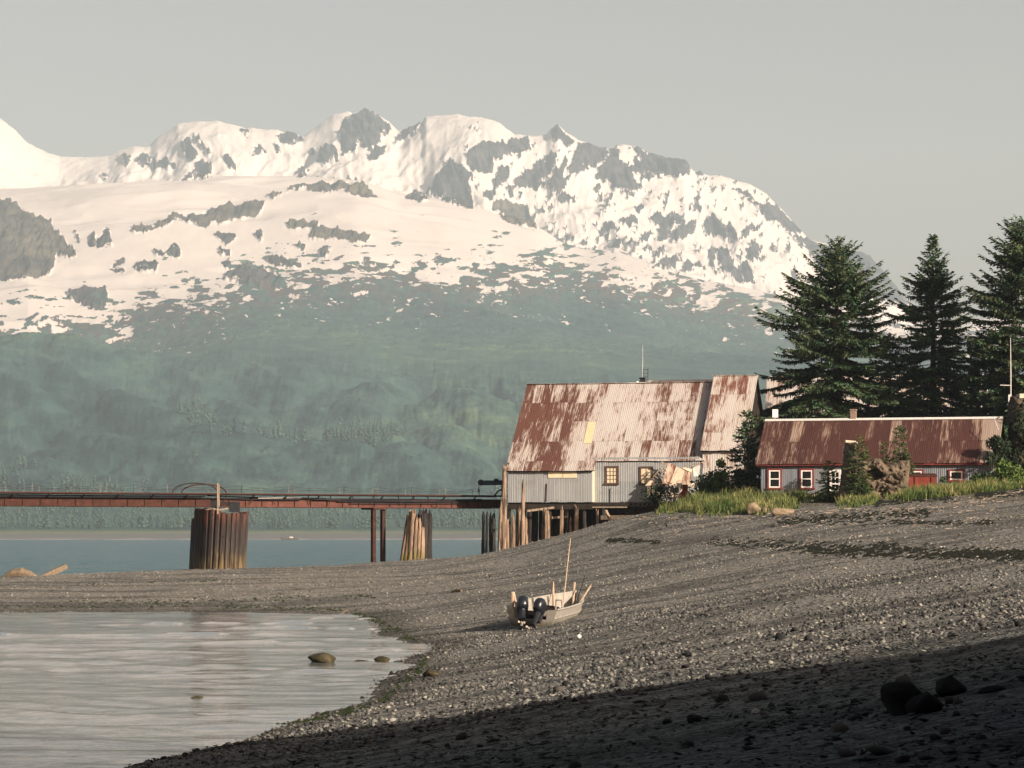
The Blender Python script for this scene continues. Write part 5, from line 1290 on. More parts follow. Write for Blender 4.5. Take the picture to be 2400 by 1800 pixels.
def rock(name, loc, size, seed, mat, label, cat='rock', group=None, sub=3, rz=0., flat=.25, parent=None):
    vs, fs = rock_shape(sub, seed, .06)
    vs = vs*np.array(size); r = np.random.default_rng(seed)
    d = fbm(vs[:, 0]*1.3/max(size)*2+seed, (vs[:, 2]*1.7+vs[:, 1])/max(size)*2, 4, seed)
    vs = vs*(1+.12*d)[:, None]; vs += .04*min(size)*np.stack([pn(vs[:, 1]*9/max(size), vs[:, 2]*9/max(size), seed)]*3, 1); vs[:, 2] = np.maximum(vs[:, 2], -size[2]*.75)
    o = np_obj(name, vs, fs, MAT[mat], parent); o.location = loc; o.rotation_euler = (0, 0, rz)
    return tag(o, label, cat, group) if parent is None else o
def place(px, py, d=None):
    g = ground_at(px, py) if d is None else None
    if g is None: X = (px-1200)/F*d; g = Vector((X, d, gz1(X, d)))
    return g
def water_at(px, py):
    d = H*F/(py-YH); return Vector(((px-1200)/F*d, d, 0))
G = 'rocks in the shallow cove water'
w = water_at(755, 1553); rock('cove_rock', (w.x, w.y, .12), (.66, .5, .30), 3, 'weedy_rock', 'largest blunt weedy rock standing in the cove water', group=G)
w = water_at(892, 1550); rock('cove_rock', (w.x, w.y, .03), (.30, .3, .14), 5, 'weedy_rock', 'low brown rock right of the largest cove rock', group=G)
w = water_at(845, 1549); rock('cove_rock', (w.x, w.y, -.02), (.36, .25, .08), 6, 'weedy_rock', 'flat sliver of rock between two rocks in the cove', group=G)
w = water_at(458, 1637); rock('cove_rock', (w.x, w.y, .0), (.22, .2, .08), 7, 'weedy_rock', 'small lone rock out in the bright cove water', group=G)
w = place(1012, 1585); rock('shore_rock', (w.x, w.y, w.z+.05), (.36, .3, .17), 8, 'weedy_rock', 'dark weedy rock at the bend of the waterline')
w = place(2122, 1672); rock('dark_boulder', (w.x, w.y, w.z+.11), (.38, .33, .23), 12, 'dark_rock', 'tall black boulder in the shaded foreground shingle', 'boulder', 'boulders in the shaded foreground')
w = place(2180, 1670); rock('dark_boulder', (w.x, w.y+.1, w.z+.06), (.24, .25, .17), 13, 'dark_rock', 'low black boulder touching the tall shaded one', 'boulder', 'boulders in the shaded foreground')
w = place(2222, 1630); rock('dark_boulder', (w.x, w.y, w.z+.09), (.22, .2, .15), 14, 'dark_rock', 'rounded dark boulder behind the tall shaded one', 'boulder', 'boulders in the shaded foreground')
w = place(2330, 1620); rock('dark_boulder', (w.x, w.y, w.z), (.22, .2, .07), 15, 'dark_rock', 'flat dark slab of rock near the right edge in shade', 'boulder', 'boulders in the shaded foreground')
w = place(1630, 1692); rock('dark_boulder', (w.x, w.y, w.z+.03), (.12, .12, .09), 16, 'dark_rock', 'small pointed dark rock alone in the shaded shingle', 'boulder', 'boulders in the shaded foreground')
GB = 'tan boulders at the foot of the grass'
w = place(1764, 1206); rock('tan_boulder', (w.x, w.y, w.z+.30), (.60, .5, .55), 31, 'boulder_tan', 'largest tan boulder with a grey broken face by the grass', 'boulder', GB, rz=.3)
w = place(1786, 1205); rock('tan_boulder', (w.x+.1, w.y-.3, w.z+.15), (.30, .3, .28), 32, 'boulder_tan', 'small tan boulder between the two larger ones', 'boulder', GB)
w = place(1836, 1207); rock('tan_boulder', (w.x, w.y, w.z+.13), (.80, .55, .42), 33, 'boulder_tan', 'long low rounded tan boulder right of the others', 'boulder', GB, rz=-.1)

# outcrop in front of the bunkhouse, and the pillar at the right edge
def crag(name, label, outline, Y, mat, depth, hollows=(), seed=1, step=1.6, round_=.6):
    """broken rock mass: its profile at distance Y, bulging towards and away from the viewer, cut into facets and ledges"""
    sc_ = Y/F; o_ = np.array(outline, float); x0 = o_[:, 0].mean(); X = (x0-1200)*sc_; zg = gz1(X, Y)
    gx = np.arange(o_[:, 0].min()-step, o_[:, 0].max()+2*step, step); gy = np.arange(o_[:, 1].min()-step, o_[:, 1].max()+2*step, step)
    GX, GY = np.meshgrid(gx, gy); r = np.random.default_rng(seed)
    wob = 4*fbm(GX/16+seed, GY/16, 4, seed, .6)
    d = sdist(GX+wob, GY+3*fbm(GX/13, GY/19+seed, 4, seed+5, .6), outline)*sc_
    wx_, wz_ = (GX-1200)*sc_, H+(YH-GY)*sc_
    # facets: every patch of rock has its own plane
    def facets(n, amp, tilt):
        ids = r.random((n, 2))*[gx[-1]-gx[0], gy[-1]-gy[0]]+[gx[0], gy[0]]; of = r.normal(0, amp, n); g_ = r.normal(0, tilt, (n, 2))
        ax = GX+1.6*fbm(GX/7, GY/7, 3, seed+n); ay = GY+1.6*fbm(GX/8, GY/6, 3, seed+n+1)
        dd = (ax[..., None]-ids[:, 0])**2+((ay[..., None]-ids[:, 1])*1.35)**2; k = dd.argmin(-1)
        return of[k]+(g_[k, 0]*(ax-ids[k, 0])+g_[k, 1]*(ay-ids[k, 1]))*sc_
    prof_ = np.sqrt(np.clip(1-(1-np.clip(d/round_, 0, 1))**2, 0, 1))
    surf = depth*prof_+prof_*(facets(16, .09, .16)+facets(70, .05, .30)+facets(300, .022, .5)+.03*ridge(GX/7, GY/6, 4, seed+9, .6))
    for (hx_, hy_, ra, rb, dp) in hollows:
        surf = surf-dp*np.clip(1.25-np.hypot((GX+wob-hx_)/ra, (GY-hy_)/rb), 0, .8)
    ins = d > -step*sc_*.9
    idx = -np.ones(GX.shape, int); n_ = ins.sum(); idx[ins] = np.arange(n_)
    front = np.stack([wx_-X, -np.maximum(surf, 0), wz_-zg], -1)[ins]; backv = np.stack([wx_-X, .9*depth*prof_, wz_-zg], -1)[ins]
    V = np.concatenate([front, backv])
    q = np.stack([idx[:-1,:-1], idx[1:,:-1], idx[1:,1:], idx[:-1,1:]], -1).reshape(-1, 4); q = q[(q >= 0).all(1)]
    # rim
    e = np.concatenate([q[:, [0, 1]], q[:, [1, 2]], q[:, [2, 3]], q[:, [3, 0]]]); key = {}
    for a_, b_ in e:
        key[(a_, b_)] = 1
    rim = np.array([(a_, b_) for a_, b_ in key if (b_, a_) not in key])
    FF = np.concatenate([q, q[:, ::-1]+n_, np.stack([rim[:, 1], rim[:, 0], rim[:, 0]+n_, rim[:, 1]+n_], -1)])
    o = np_obj(name, V, FF, MAT[mat]); o.location = (X, Y, zg)
    return tag(o, label, 'rock')
oc = crag('rock_outcrop', 'brown craggy rock outcrop with a dark hollow before the red roofed bunkhouse', [(1962,1206),(1963,1170),(1970,1125),(1977,1065),(1981,1036),(2007,1036),(2009,1074),(2030,1082),(2048,1074),(2062,1075),(2075,1089),(2100,1085),(2106,1079),(2132,1079),(2133,1100),(2128,1150),(2124,1190),(2080,1200),(2030,1206)], 187.6, 'outcrop_rock', 1.15, [(2060, 1150, 16, 14, .40), (1990, 1100, 10, 40, .15)], seed=3)
q = P(1994, 1034, 187.6)-Vector(oc.location)
MB().poly([(q.x-.40, -.55, q.z+.06), (q.x+.40, -.5, q.z-.02), (q.x+.44, .7, q.z-.02), (q.x-.36, .75, q.z+.06)], (0, 0, -.16)).build('top_slab', simple('slab_pale', (.42,.35,.27), (.52,.45,.36), 6), oc)
op = crag('rock_pillar', 'dark craggy rock pillar with a pale top slab at the right edge', [(2364,1120),(2365,1040),(2363,960),(2368,930),(2430,928),(2450,990),(2456,1060),(2450,1120)], 195.0, 'pillar_rock', 1.3, [(2395, 1050, 14, 30, .4)], seed=5)
q = P(2398, 929, 195.0)-Vector(op.location)
MB().box((q.x+.25, 0, q.z), (1.25, 1.6, .30)).build('top_slab', MAT['slab_pale'], op)

# ------------------------------------------------------------------ rusty tank, red chest and small things in the grass
tp = P(1606, 1170, 203); tp.z = gz1(tp.x, tp.y)
tk = thing('rusty_tank', 'squat red rusty round tank with a short neck beside the lean-to', 'tank', tp)
zt = P(0, 1150, 203).z-tp.z
MB().tube([(0,0,-.3), (0,0,zt*.3), (0,0,zt*.62), (0,0,zt*.85), (0,0,zt*1.0)], [.45,.52,.53,.40,.22], 14).build('body', MAT['red_tank'], tk, smooth=False)
MB().tube([(-.02,0,zt*.95), (-.02,0,zt+.38)], .21, 10).build('neck', MAT['red_tank'], tk)
MB().tube([(-.02,0,zt+.37), (-.02,0,zt+.43)], .25, 10).build('lid', MAT['rust_iron'], tk)
bp2 = P(1592, 1136, 203.2)
bk = thing('metal_bucket', 'small grey metal bucket hanging beside the rusty tank neck', 'bucket', bp2)
MB().tube([(0,0,-.2), (0,0,.12)], [.17,.22], 10).build('body', MAT['pale_metal'], bk); MB().tube([(.2*math.cos(a_), 0, .12+.16*math.sin(a_)) for a_ in np.linspace(0, math.pi, 8)], .012, 4).build('handle', MAT['iron_dark'], bk)
cp2 = P(2163, 1142, 190.5)
ct = thing('red_chest', 'rusty red metal chest with sloping lid behind the rock outcrop', 'chest', (cp2.x, cp2.y, gz1(cp2.x, cp2.y)))
wct = 64/F*190.5; hct = P(0, 1117, 190.5).z-gz1(cp2.x, cp2.y)
MB().box((0, .5, hct/2-.1), (wct, 1.0, hct+.2)).build('body', MAT['red_tank'], ct)
MB().poly([(-wct/2-.05, -.05, hct), (wct/2+.05, -.05, hct), (wct/2+.05, 1.05, hct+.14), (-wct/2-.05, 1.05, hct+.14)], (0, 0, .1)).build('lid', MAT['rust_iron'], ct)
for k in (-.3, .3): MB().box((k*wct, -.03, hct*.5), (.05, .05, hct*.96)).build('rib', MAT['rust_iron'], ct)
bp3 = P(1585, 1177, 198); MB_b = MB().box((0,0,.12), (.3,.3,.34)); 
tag(MB_b.build('plastic_crate', simple('pale_green', (.38,.48,.42), (.5,.58,.5), 5), None, loc=(bp3.x, bp3.y, gz1(bp3.x, bp3.y))), 'small pale green box half sunk in the grass by the shrub', 'box')

# ------------------------------------------------------------------ driftwood
simple('driftwood', (.085,.066,.046), (.19,.15,.105), 7, (1,1,.5), bump=.6)
def drift(px0, py0, px1, py1, r_, lab, d=None, lift=0., cat='driftwood', grp=None, mat='driftwood'):
    a_ = place(px0, py0, d); b_ = place(px1, py1, d)
    if d is not None:
        a_.z = P(0, py0, d).z; b_.z = P(0, py1, d).z
    r_ *= .6
    pts = [a_+Vector((0,0,r_*.5+lift)), (a_+b_)/2+Vector((0, .1, r_*.9+lift)), b_+Vector((0,0,r_*.5+lift))]
    return tag(MB().tube(pts, [r_, r_*1.05, r_*.7], 7).build('driftwood', MAT[mat]), lab, cat, grp)
dl = [P(x_, y_, 196) for x_, y_ in ((8,1352),(28,1345),(50,1342),(70,1347),(88,1353))]
tag(MB().tube(dl, [.12,.30,.36,.28,.10], 9).build('driftwood_log', MAT['driftwood']), 'thick curved driftwood log on the spit at the far left', 'log')
A = P(98, 1354, 195.5); B = P(156, 1327, 196.5)
tag(MB().bar(A, B, .25, .36).build('driftwood_plank', MAT['driftwood']), 'squared driftwood beam sticking up beside the curved log', 'beam')
DG = 'driftwood sticks scattered along the upper beach'
for i, (x0_, y0_, x1_, y1_, r_, lb) in enumerate(((1562,1229,1566,1236,.07,'short upright pale stick below the grass edge'), (1483,1216,1530,1211,.06,'long pale stick near the shed end of the bank'), (1500,1211,1528,1208,.05,'thin twig behind the long pale stick'), (1580,1221,1590,1210,.05,'forked twig leaning on the grass edge'), (2319,1200,2330,1195,.07,'stout short pale stick on the right hand slope'), (2255,1226,2268,1219,.05,'thin slanting stick below the stout one'), (2296,1228,2330,1217,.045,'longest thin twig on the right hand slope'), (2135,1238,2148,1228,.045,'small lone twig under the dark weed'), (1812,1233,1822,1236,.08,'flat pale chip below the tan boulders'), (2300,1176,2316,1167,.06,'grey root at the upper right grass edge'), (1060,1390,1082,1388,.16,'flat tan slab of driftwood on the open beach'), (795,1442,820,1430,.06,'pale twigs where the cove meets the spit'))):
    drift(x0_, y0_, x1_, y1_, r_, lb, grp=DG)
w = place(1357, 1497); rock('white_float', (w.x, w.y, w.z+.05), (.075,.07,.07), 41, 'white_paint', 'small round white pebble below the skiff', 'pebble', sub=2)
# seaweed left by the tides
simple('weed', (.010,.011,.010), (.026,.028,.020), 9); simple('green_weed', (.014,.024,.012), (.038,.046,.020), 7)
for w_ in ('weed', 'green_weed'): MAT[w_].node_tree.nodes['Principled BSDF'].inputs['Specular IOR Level'].default_value = .02
def weed(name, label, strips, mat, seed, lo=.08, hi=.24):
    r = np.random.default_rng(seed); C = []
    for (pts, hw, n) in strips:
        pts = np.array(pts, float); f = r.uniform(0, len(pts)-1, n); i = np.minimum(f.astype(int), len(pts)-2); g = f-i
        px = pts[i, 0]*(1-g)+pts[i+1, 0]*g; py = pts[i, 1]*(1-g)+pts[i+1, 1]*g+r.normal(0, hw, n)
        k = fbm(px/60., py/3., 3, seed) > -.12
        for a_, b_ in zip(px[k], py[k]): C.append(ground_at(a_, b_, 60, 205))
    C = np.array(C); n = len(C); s = r.uniform(lo, hi, n); th = r.uniform(0, 6.28, n)
    V = []
    for k in range(5):
        a_ = th+k*1.2566; V.append(np.stack([C[:, 0]+np.cos(a_)*s*r.uniform(.6, 1.3, n), C[:, 1]+np.sin(a_)*s, C[:, 2]-.02+0*s], -1))
    V.append(C+np.stack([0*s, 0*s, s*.38], -1))
    V = np.stack(V, 1).reshape(-1, 3); b = np.arange(n)[:, None]*6
    FF = np.concatenate([np.stack([b[:, 0]+k, b[:, 0]+(k+1) % 5, b[:, 0]+5], -1) for k in range(5)])
    o = np_obj(name, V, FF, MAT[mat]); return tag(o, label, kind='stuff')
weed('seaweed', 'dark seaweed and kelp left in lines along the upper beach', [([(1660,1271),(1800,1279),(1960,1286),(2120,1287),(2300,1300),(2420,1304)], 7, 800), ([(1900,1290),(2060,1300),(2250,1304),(2420,1296)], 5, 600), ([(1820,1221),(1960,1214),(2080,1206),(2180,1203)], 5, 700), ([(1840,1226),(2000,1226),(2200,1226),(2330,1226)], 3, 300), ([(1425,1268),(1480,1268),(1548,1271)], 2.5, 240), ([(2050,1180),(2150,1172),(2240,1168)], 4, 300), ([(2290,1160),(2420,1150)], 6, 500)], 'weed', 60)
weed('seaweed', 'green black weed fringing the head of the cove', [([(150,1411),(350,1412),(520,1408),(700,1402),(880,1398)], 4, 260), ([(180,1371),(420,1364),(640,1360)], 1.5, 90), ([(0,1424),(300,1420),(600,1424),(800,1432)], 3, 220), ([(830,1440),(880,1455),(930,1478),(985,1510)], 5, 160), ([(1000,1540),(985,1570),(900,1640),(640,1725)], 5, 150)], 'green_weed', 61, .06, .2)

# bleached twigs and chips washed up along the top of the beach
r = np.random.default_rng(17); m = MB()
for i in range(300):
    px = r.uniform(1480, 2400); e_ = np.interp(px, [1480, 1700, 1960, 2150, 2400], [1212, 1212, 1194, 1190, 1152]); py = e_+r.exponential(13)
    g_ = ground_at(px, py, 90, 205); a_ = r.uniform(0, math.pi); l_ = r.uniform(.06, .28)
    m.bar((g_.x-math.cos(a_)*l_, g_.y-math.sin(a_)*l_, g_.z+.02), (g_.x+math.cos(a_)*l_, g_.y+math.sin(a_)*l_, g_.z+r.uniform(.03, .12)), r.uniform(.02, .045), r.uniform(.02, .04))
simple('bleached_twig', (.13,.11,.09), (.24,.205,.17), 7)
tag(m.build('driftwood_litter', MAT['bleached_twig']), 'bleached twigs and chips washed up along the top of the beach', kind='stuff')

# ------------------------------------------------------------------ grass on the bank
t = NT('grass_blade'); rn = t.attr('tone', 'Color'); s = t.sep(rn)
c = t.ramp(s[0], [(0, (.020,.045,.012)), (.4, (.055,.085,.022)), (.72, (.14,.145,.05)), (1, (.30,.24,.13))])
t.col(c); t.rough(.7)
MAT['grass_blade'] = t.m
EDGEP = np.array([(1530,1206),(1600,1208),(1700,1210),(1750,1207),(1800,1206),(1870,1192),(1900,1180),(1955,1180),(1965,1192),(2039,1186),(2090,1174),(2120,1180),(2150,1193),(2220,1182),(2290,1176),(2330,1164),(2420,1148)], float)
r = np.random.default_rng(9); n = 130000
x = r.uniform(8.0, 37, n); y = r.uniform(166, 197.5, n); z = gz(x, y); px = 1200+x/y*F; py = YH-(z-H)/y*F
e = np.interp(px, EDGEP[:, 0], EDGEP[:, 1])+16*fbm(px/17, py/9, 4, 71)
k = (px > 1535) & (px < 2440) & (py < e) & (fbm(x*.5, y*.5, 3, 72)+.7*sstep(0, 16, e-py) > .10+.25*fbm(x*2.2, y*2.2, 2, 80)) & ~((np.abs(px+22*fbm(px*0+1, py/7, 3, 75)-1916) < 46+10*fbm(px/9, py/5, 3, 76)) & (py > 1172+8*fbm(px/14, py/9, 3, 77)))
lo_ = (np.abs(px+14*fbm(px/8, py/5, 3, 78)-2084) < 30) & (py > 1170+8*fbm(px/12, py/6, 3, 79))
k &= ~lo_
hgt = (.22+.75*r.random(n)**1.6)*(sstep(-4, 22, e-py)*.7+.3)*(.7+.5*sstep(-.3, .4, fbm(x*.6, y*.6, 2, 73))); hgt *= np.where(px > 1960, .82, 1); hgt = hgt[k]
x, y, z, px = x[k], y[k], z[k], px[k]; n = len(x)
th = r.uniform(0, 6.28, n); wv = r.uniform(.012, .026, n); lean = r.normal(0, .22, (n, 2))*hgt[:, None]
bx_, by_ = np.cos(th)*wv, np.sin(th)*wv
V = np.stack([np.stack([x-bx_, y-by_, z-.03], -1), np.stack([x+bx_, y+by_, z-.03], -1), np.stack([x+bx_*.8+lean[:, 0]*.4, y+by_*.8+lean[:, 1]*.4, z+hgt*.6], -1), np.stack([x-bx_*.8+lean[:, 0]*.4, y-by_*.8+lean[:, 1]*.4, z+hgt*.6], -1), np.stack([x+lean[:, 0], y+lean[:, 1], z+hgt], -1)], 1).reshape(-1, 3)
b = np.arange(n)*5
FF = np.concatenate([np.stack([b, b+1, b+2], -1), np.stack([b, b+2, b+3], -1), np.stack([b+3, b+2, b+4], -1)])
tone = np.clip(.40+.55*fbm(x*.4, y*.3, 3, 74)+r.normal(0, .2, n), 0, 1); tc = np.repeat(tone, 5); tc[4::5] = np.clip(tc[4::5]+.28, 0, 1)
go = np_obj('grass', V, FF, MAT['grass_blade'], attrs={'tone': np.stack([tc, tc, tc, np.ones_like(tc)], -1)})
tag(go, 'tall green and straw coloured beach grass on the bank', kind='stuff')

# ------------------------------------------------------------------ spruces
def needle(name, c1, c2, c3):
    t = NT(name); p = t.pos(); n1 = t.noise(p, .9, 3, .6); n2 = t.noise(p, 7, 3, .6)
    c = t.ramp(t.math('ADD', t.math('MULTIPLY', n1, .55), t.math('MULTIPLY', n2, .45)), [(.36, c1), (.5, c2), (.62, c3)])
    t.col(c); t.rough(.65); t.b.inputs['Specular IOR Level'].default_value = .25; MAT[name] = t.m
needle('spruce_needles', (.016,.050,.030), (.040,.080,.036), (.10,.105,.046))
needle('spruce_young', (.020,.045,.016), (.045,.075,.022), (.085,.11,.03))
simple('bark', (.05,.038,.032), (.12,.095,.08), 5, (1,1,.3))
def spruce(name, label, x, Y, ztop, prof_, seed, zbase=None, gap=.10, dens=1.0, mat='spruce_needles', group='large spruces behind the bunkhouse', size=1.0, sweep=0.):
    rr = random.Random(seed); zb_ = gz1(x, Y) if zbase is None else zbase; ht = ztop-zb_
    root = thing(name, label, 'tree', (x, Y, zb_), 0, group)
    tr = MB().tube([(0,0,-.3), (0,0,ht*.3), (.05,0,ht*.6), (.02,0,ht*.85), (0,0,ht)], [.016*ht+.05, .013*ht+.03, .009*ht, .004*ht, .008], 8)
    V = []; FF = []
    def card(px_, py_, pz_, dx, dy, dz, ln, wd):
        # a flat spray of needles along (dx,dy,dz)
        ax = dy*rr.uniform(.4, 1)+rr.uniform(-.5, .5); ay = -dx*rr.uniform(.4, 1)+rr.uniform(-.5, .5); az = rr.uniform(-.7, .7)
        l_ = math.sqrt(ax*ax+ay*ay+az*az)+1e-6; ax, ay, az = ax/l_*wd, ay/l_*wd, az/l_*wd
        b = len(V); mx_, my_, mz_ = px_+dx*ln*.45, py_+dy*ln*.45, pz_+dz*ln*.45
        V.extend(((px_, py_, pz_), (mx_+ax, my_+ay, mz_+az), (px_+dx*ln, py_+dy*ln, pz_+dz*ln), (mx_-ax, my_-ay, mz_-az))); FF.append((b, b+1, b+2, b+3))
    z = ht*.985; 
    while z > ht*.04:
        f = 1-z/ht; R_ = float(np.interp(f, [p_[0] for p_ in prof_], [p_[1] for p_ in prof_]))
        nb = max(4, int((5+3.0*min(1, f*4))*dens)); a0 = rr.uniform(0, 6.28)
        for b_ in range(nb):
            if rr.random() < gap*(.3+f): continue
            a = a0+2*math.pi*b_/nb+rr.uniform(-.35, .35)
            L = R_*(rr.uniform(.66, 1.14) if rr.random() < .80 else rr.uniform(.3, .66))*(1+.16*math.sin(a*2+z*.9+seed)+.10*math.sin(a*3-z*1.7))
            if L < .05: continue
            rise = (.75-1.15*min(1, f*1.5))+rr.uniform(-.12, .12)+sweep; zz0 = z+rr.uniform(-.36, .36)*size
            ca, sa = math.cos(a), math.sin(a); n_s = max(2, int(L/(.18*size))); pts = []
            for i in range(n_s+1):
                s_ = i/n_s; rad = L*s_; dz = L*(rise*s_-.32*s_*s_+.34*s_**3)
                w1 = .05*L*math.sin(4*s_+b_); pts.append((ca*rad-sa*w1, sa*rad+ca*w1, zz0+dz))
            if L > .8*size: tr.tube(pts[::2] if len(pts[::2]) > 1 else pts, [.012*L+.006]+[.008*L*(1-i/len(pts[::2]))+.005 for i in range(1, max(2, len(pts[::2])))], 4, False)
            for i in range(1, n_s+1):
                s_ = i/n_s
                if s_ < .22 and f > .25: continue
                x0_, y0_, z0_ = pts[i]; tl = (.16*size+.30*L*(1-s_)**.8)*rr.uniform(.7, 1.2)
                if rr.random() < .06: continue
                for sd in (-1, 1):
                    dirx = ca*.75-sd*sa*.8; diry = sa*.75+sd*ca*.8; dn = math.hypot(dirx, diry); dirx /= dn; diry /= dn
                    nt = max(1, int(tl/(.17*size)))
                    for j in range(nt):
                        q = j/nt*tl; dr = -.14*q/tl-.05
                        card(x0_+dirx*q, y0_+diry*q, z0_+dr*q-.02, dirx, diry, rr.uniform(-.35, .15), .34*size*rr.uniform(.8, 1.3), .10*size)
                        if rr.random() < .7: card(x0_+dirx*q, y0_+diry*q, z0_+dr*q, dirx*.3, diry*.3, -1, .26*size*rr.uniform(.6, 1.4), .06*size)
                card(x0_, y0_, z0_, ca, sa, rise*.3+rr.uniform(0, .4), .36*size, .09*size)
        z -= (.24+.12*min(1, f*3))*size*rr.uniform(.8, 1.2)
    tr.build('trunk', MAT['bark'], root)
    np_obj('crown', np.array(V), np.array(FF), MAT[mat], root)
    return root
def tree_px(px, pyt, Y): q = P(px, pyt, Y); return q.x, Y, q.z
S = 216/F
def pf(l): return [(a_, b_*S) for a_, b_ in l]
x, Y, zt = tree_px(1960, 560, 219); spruce('spruce_tree', 'broad tall spruce with open branches left of the other spruces', x, Y, zt, pf([(0,4),(.02,14),(.06,38),(.12,70),(.2,105),(.3,150),(.42,180),(.5,205),(.58,235),(.64,230),(.8,215),(1,120)]), 1, gap=.16)
x, Y, zt = tree_px(2186, 553, 217); spruce('spruce_tree', 'slender pointed spruce with a thin top spire', x, Y, zt, pf([(0,2),(.02,4),(.05,11),(.15,40),(.3,86),(.45,112),(.6,130),(.8,135),(1,90)]), 2, gap=.06, dens=1.15)
x, Y, zt = tree_px(2408, 512, 210); spruce('spruce_tree', 'dense dark spruce cut by the right edge of the view', x, Y, zt, pf([(0,6),(.04,38),(.12,70),(.22,105),(.32,128),(.5,128),(.7,140),(1,90)]), 3, gap=.05, dens=1.25)
x, Y, zt = tree_px(2308, 775, 213); spruce('spruce_tree', 'shorter spruce filling the gap between the slender and the dark spruce', x, Y, zt, pf([(0,6),(.1,35),(.25,62),(.5,80),(.8,90),(1,60)]), 4, gap=.06, dens=1.2)
x, Y, zt = tree_px(2085, 790, 218); spruce('spruce_tree', 'low spruce behind the gap between the two tallest spruces', x, Y, zt, pf([(0,6),(.1,28),(.25,50),(.5,72),(.8,85),(1,60)]), 5, gap=.08, dens=1.1)
x, Y, zt = tree_px(1752, 975, 200); spruce('spruce_tree', 'small dark spruce in the shadow left of the bunkhouse', x, Y, zt, pf([(0,4),(.2,22),(.5,38),(1,44)]), 6, gap=.04, dens=1.3)
# young spruces round the outcrop
YG = 'young spruces by the outcrop'
def young(px, pyt, pyb, Y, wpx, seed, lab):
    q = P(px, pyt, Y); b = P(px, pyb, Y); spruce('young_spruce', lab, q.x, Y, q.z, [(0,.03),(.15,wpx*.16*Y/F),(.5,wpx*.36*Y/F),(.9,wpx*.55*Y/F),(1,wpx*.45*Y/F)], seed, zbase=b.z, gap=.12, dens=.75, mat='spruce_young', group=YG, size=.40)
young(2014, 1022, 1150, 186.0, 74, 11, 'yellow green young spruce leaning on the left face of the outcrop')
young(2108, 992, 1100, 188.5, 62, 12, 'tall thin young spruce on top of the outcrop')
young(2072, 1035, 1090, 188.3, 26, 13, 'smallest young spruce beside the tall thin one')
young(1942, 1080, 1178, 188.0, 80, 14, 'dark low young spruce left of the outcrop before the white window')
young(2030, 1048, 1110, 187.5, 34, 15, 'small young spruce growing from the middle of the outcrop')
young(2128, 1060, 1110, 188.2, 34, 16, 'low young spruce at the right shoulder of the outcrop')

# ------------------------------------------------------------------ leafy shrubs
leafy('alder_leaves', (.016,.040,.014), (.050,.085,.022), 2.2)
leafy('bright_leaves', (.035,.075,.016), (.085,.13,.03), 2.2)
leafy('dark_leaves', (.010,.024,.013), (.030,.048,.022), 2.5)
def shrub(name, label, px0, px1, pyt, pyb, Y, seed, mat, n=1500, leaf=.11, depth=1.0, group='leafy shrubs along the bank', open_=.0):
    r = np.random.default_rng(seed); A = P(px0, pyb, Y); B = P(px1, pyt, Y); cx = (A.x+B.x)/2; zg = gz1(cx, Y); zlo = min(A.z, zg+.2)
    root = thing(name, label, 'shrub', (cx, Y, zg), 0, group)
    W = (B.x-A.x)/2; Ht = B.z-zlo; nb = max(5, int(W*Ht*3))
    bc = np.stack([r.uniform(-W*.8, W*.8, nb), r.uniform(-depth*.6, depth*.6, nb), r.uniform(.08, .86, nb)], -1)
    bc[:, 2] = bc[:, 2]*(1-.45*(np.abs(bc[:, 0])/W)**2); bc[:, 2] = zlo-zg+bc[:, 2]*Ht
    br = r.uniform(.35, .6, nb)*min(W, Ht)*.95
    k = r.integers(0, nb, n); d = r.normal(size=(n, 3)); d /= np.linalg.norm(d, axis=1)[:, None]
    c = bc[k]+d*(br[k]*r.random(n)**.4)[:, None]; c[:, 2] = np.maximum(c[:, 2], .02)
    t1 = r.normal(size=(n, 3)); t1 /= np.linalg.norm(t1, axis=1)[:, None]; t2 = np.cross(t1, r.normal(size=(n, 3))); t2 /= np.linalg.norm(t2, axis=1)[:, None]
    s = leaf*r.uniform(.6, 1.4, n)[:, None]
    V = np.stack([c+t1*s, c+t2*s*.55, c-t1*s, c-t2*s*.55], 1).reshape(-1, 3)
    np_obj('foliage', V, np.arange(4*n).reshape(-1, 4), MAT[mat], root)
    m = MB()
    for i in range(min(nb, 9)): m.tube([(bc[i, 0]*.25, bc[i, 1]*.3, -.1), (bc[i, 0]*.7, bc[i, 1]*.7, bc[i, 2]*.6), tuple(bc[i])], [.035, .022, .008], 5, False)
    m.build('stem', MAT['bark'], root)
    return root
shrub('shrub', 'dark loose alder shrub before the collapsed lean-to', 1502, 1592, 1132, 1205, 205.5, 1, 'dark_leaves', 2000, .085, .8)
shrub('shrub', 'bright green upright shrub right of the rusty tank', 1665, 1708, 1066, 1180, 200.0, 2, 'bright_leaves', 1500, .10)
shrub('shrub', 'wide dark green shrub between the tank and the bunkhouse', 1625, 1760, 1105, 1185, 201.0, 3, 'alder_leaves', 3600, .11, 1.4)
shrub('shrub', 'tall dark shrub against the shadowed left end of the bunkhouse', 1722, 1786, 1075, 1182, 199.0, 4, 'dark_leaves', 2600, .10)
shrub('shrub', 'dark round bush on the left side of the rock pillar', 2308, 2372, 1000, 1080, 190.6, 5, 'dark_leaves', 2600, .09)
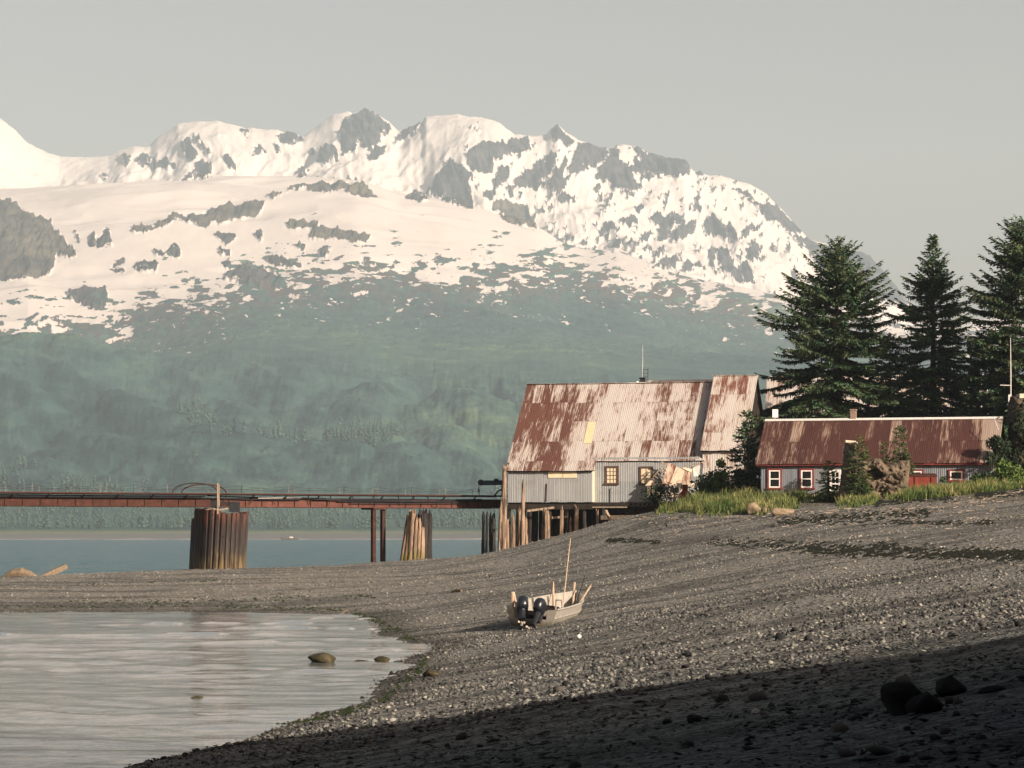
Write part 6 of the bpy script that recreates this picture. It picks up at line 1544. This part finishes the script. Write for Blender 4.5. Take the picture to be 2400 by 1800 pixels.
shrub('shrub', 'bright tangled shrub below the rock pillar', 2310, 2420, 1075, 1158, 185.5, 6, 'bright_leaves', 3600, .10, 1.3)
shrub('shrub', 'low green shrub between the small curtained window and the pillar', 2268, 2330, 1098, 1150, 187.5, 7, 'alder_leaves', 2000, .09)
shrub('shrub', 'small bush behind the red metal chest', 2186, 2216, 1106, 1136, 191.5, 8, 'alder_leaves', 700, .08, .5)
shrub('shrub', 'tiny low bush in the grass below the bunkhouse windows', 1828, 1852, 1168, 1196, 188, 9, 'alder_leaves', 500, .07, .4)
shrub('shrub', 'ivy like dark growth over the top of the rock pillar', 2362, 2450, 935, 1090, 193.6, 10, 'dark_leaves', 3200, .08, .5)

# a small boat far off on the opposite shore
fb = P(680, 1270, 2420)
o = thing('far_boat', 'tiny pale boat drawn up far away on the opposite shore', 'boat', (fb.x, fb.y-6, .1))
m = MB(); L_ = 15.0
secs = [(-.5, 1.5, 1.3), (-.2, 1.9, 1.3), (.2, 1.7, 1.6), (.42, .9, 2.0), (.5, .05, 2.4)]
vs = []; fs = []
for f_, hw, top in secs: vs += [(-f_*L_, -hw, top), (-f_*L_, -hw*.7, .2), (-f_*L_, 0, -.1), (-f_*L_, hw*.7, .2), (-f_*L_, hw, top)]
for i in range(len(secs)-1):
    for j in range(4): fs.append((i*5+j, i*5+j+1, (i+1)*5+j+1, (i+1)*5+j))
m.add(vs, fs).build('hull', MAT['driftwood'], o)
MB().box((1.5, 0, 1.9), (3.0, 2.2, 1.3)).build('cabin', MAT['ridge_cap'], o)

# ------------------------------------------------------------------ haze over the channel
t = NT('haze'); t.n.remove(t.b)
v = t.add('ShaderNodeVolumePrincipled'); v.inputs['Density'].default_value = 7.8e-5; v.inputs['Color'].default_value = (.66, .84, .98, 1); v.inputs['Anisotropy'].default_value = 0.0
t.l.new(v.outputs[0], t.n['Material Output'].inputs['Volume'])
hz = MB().box((0, 5100, 722.5), (10400, 11200, 1460)).build('haze', t.m); tag(hz, 'thin pale summer haze over the channel', kind='stuff')
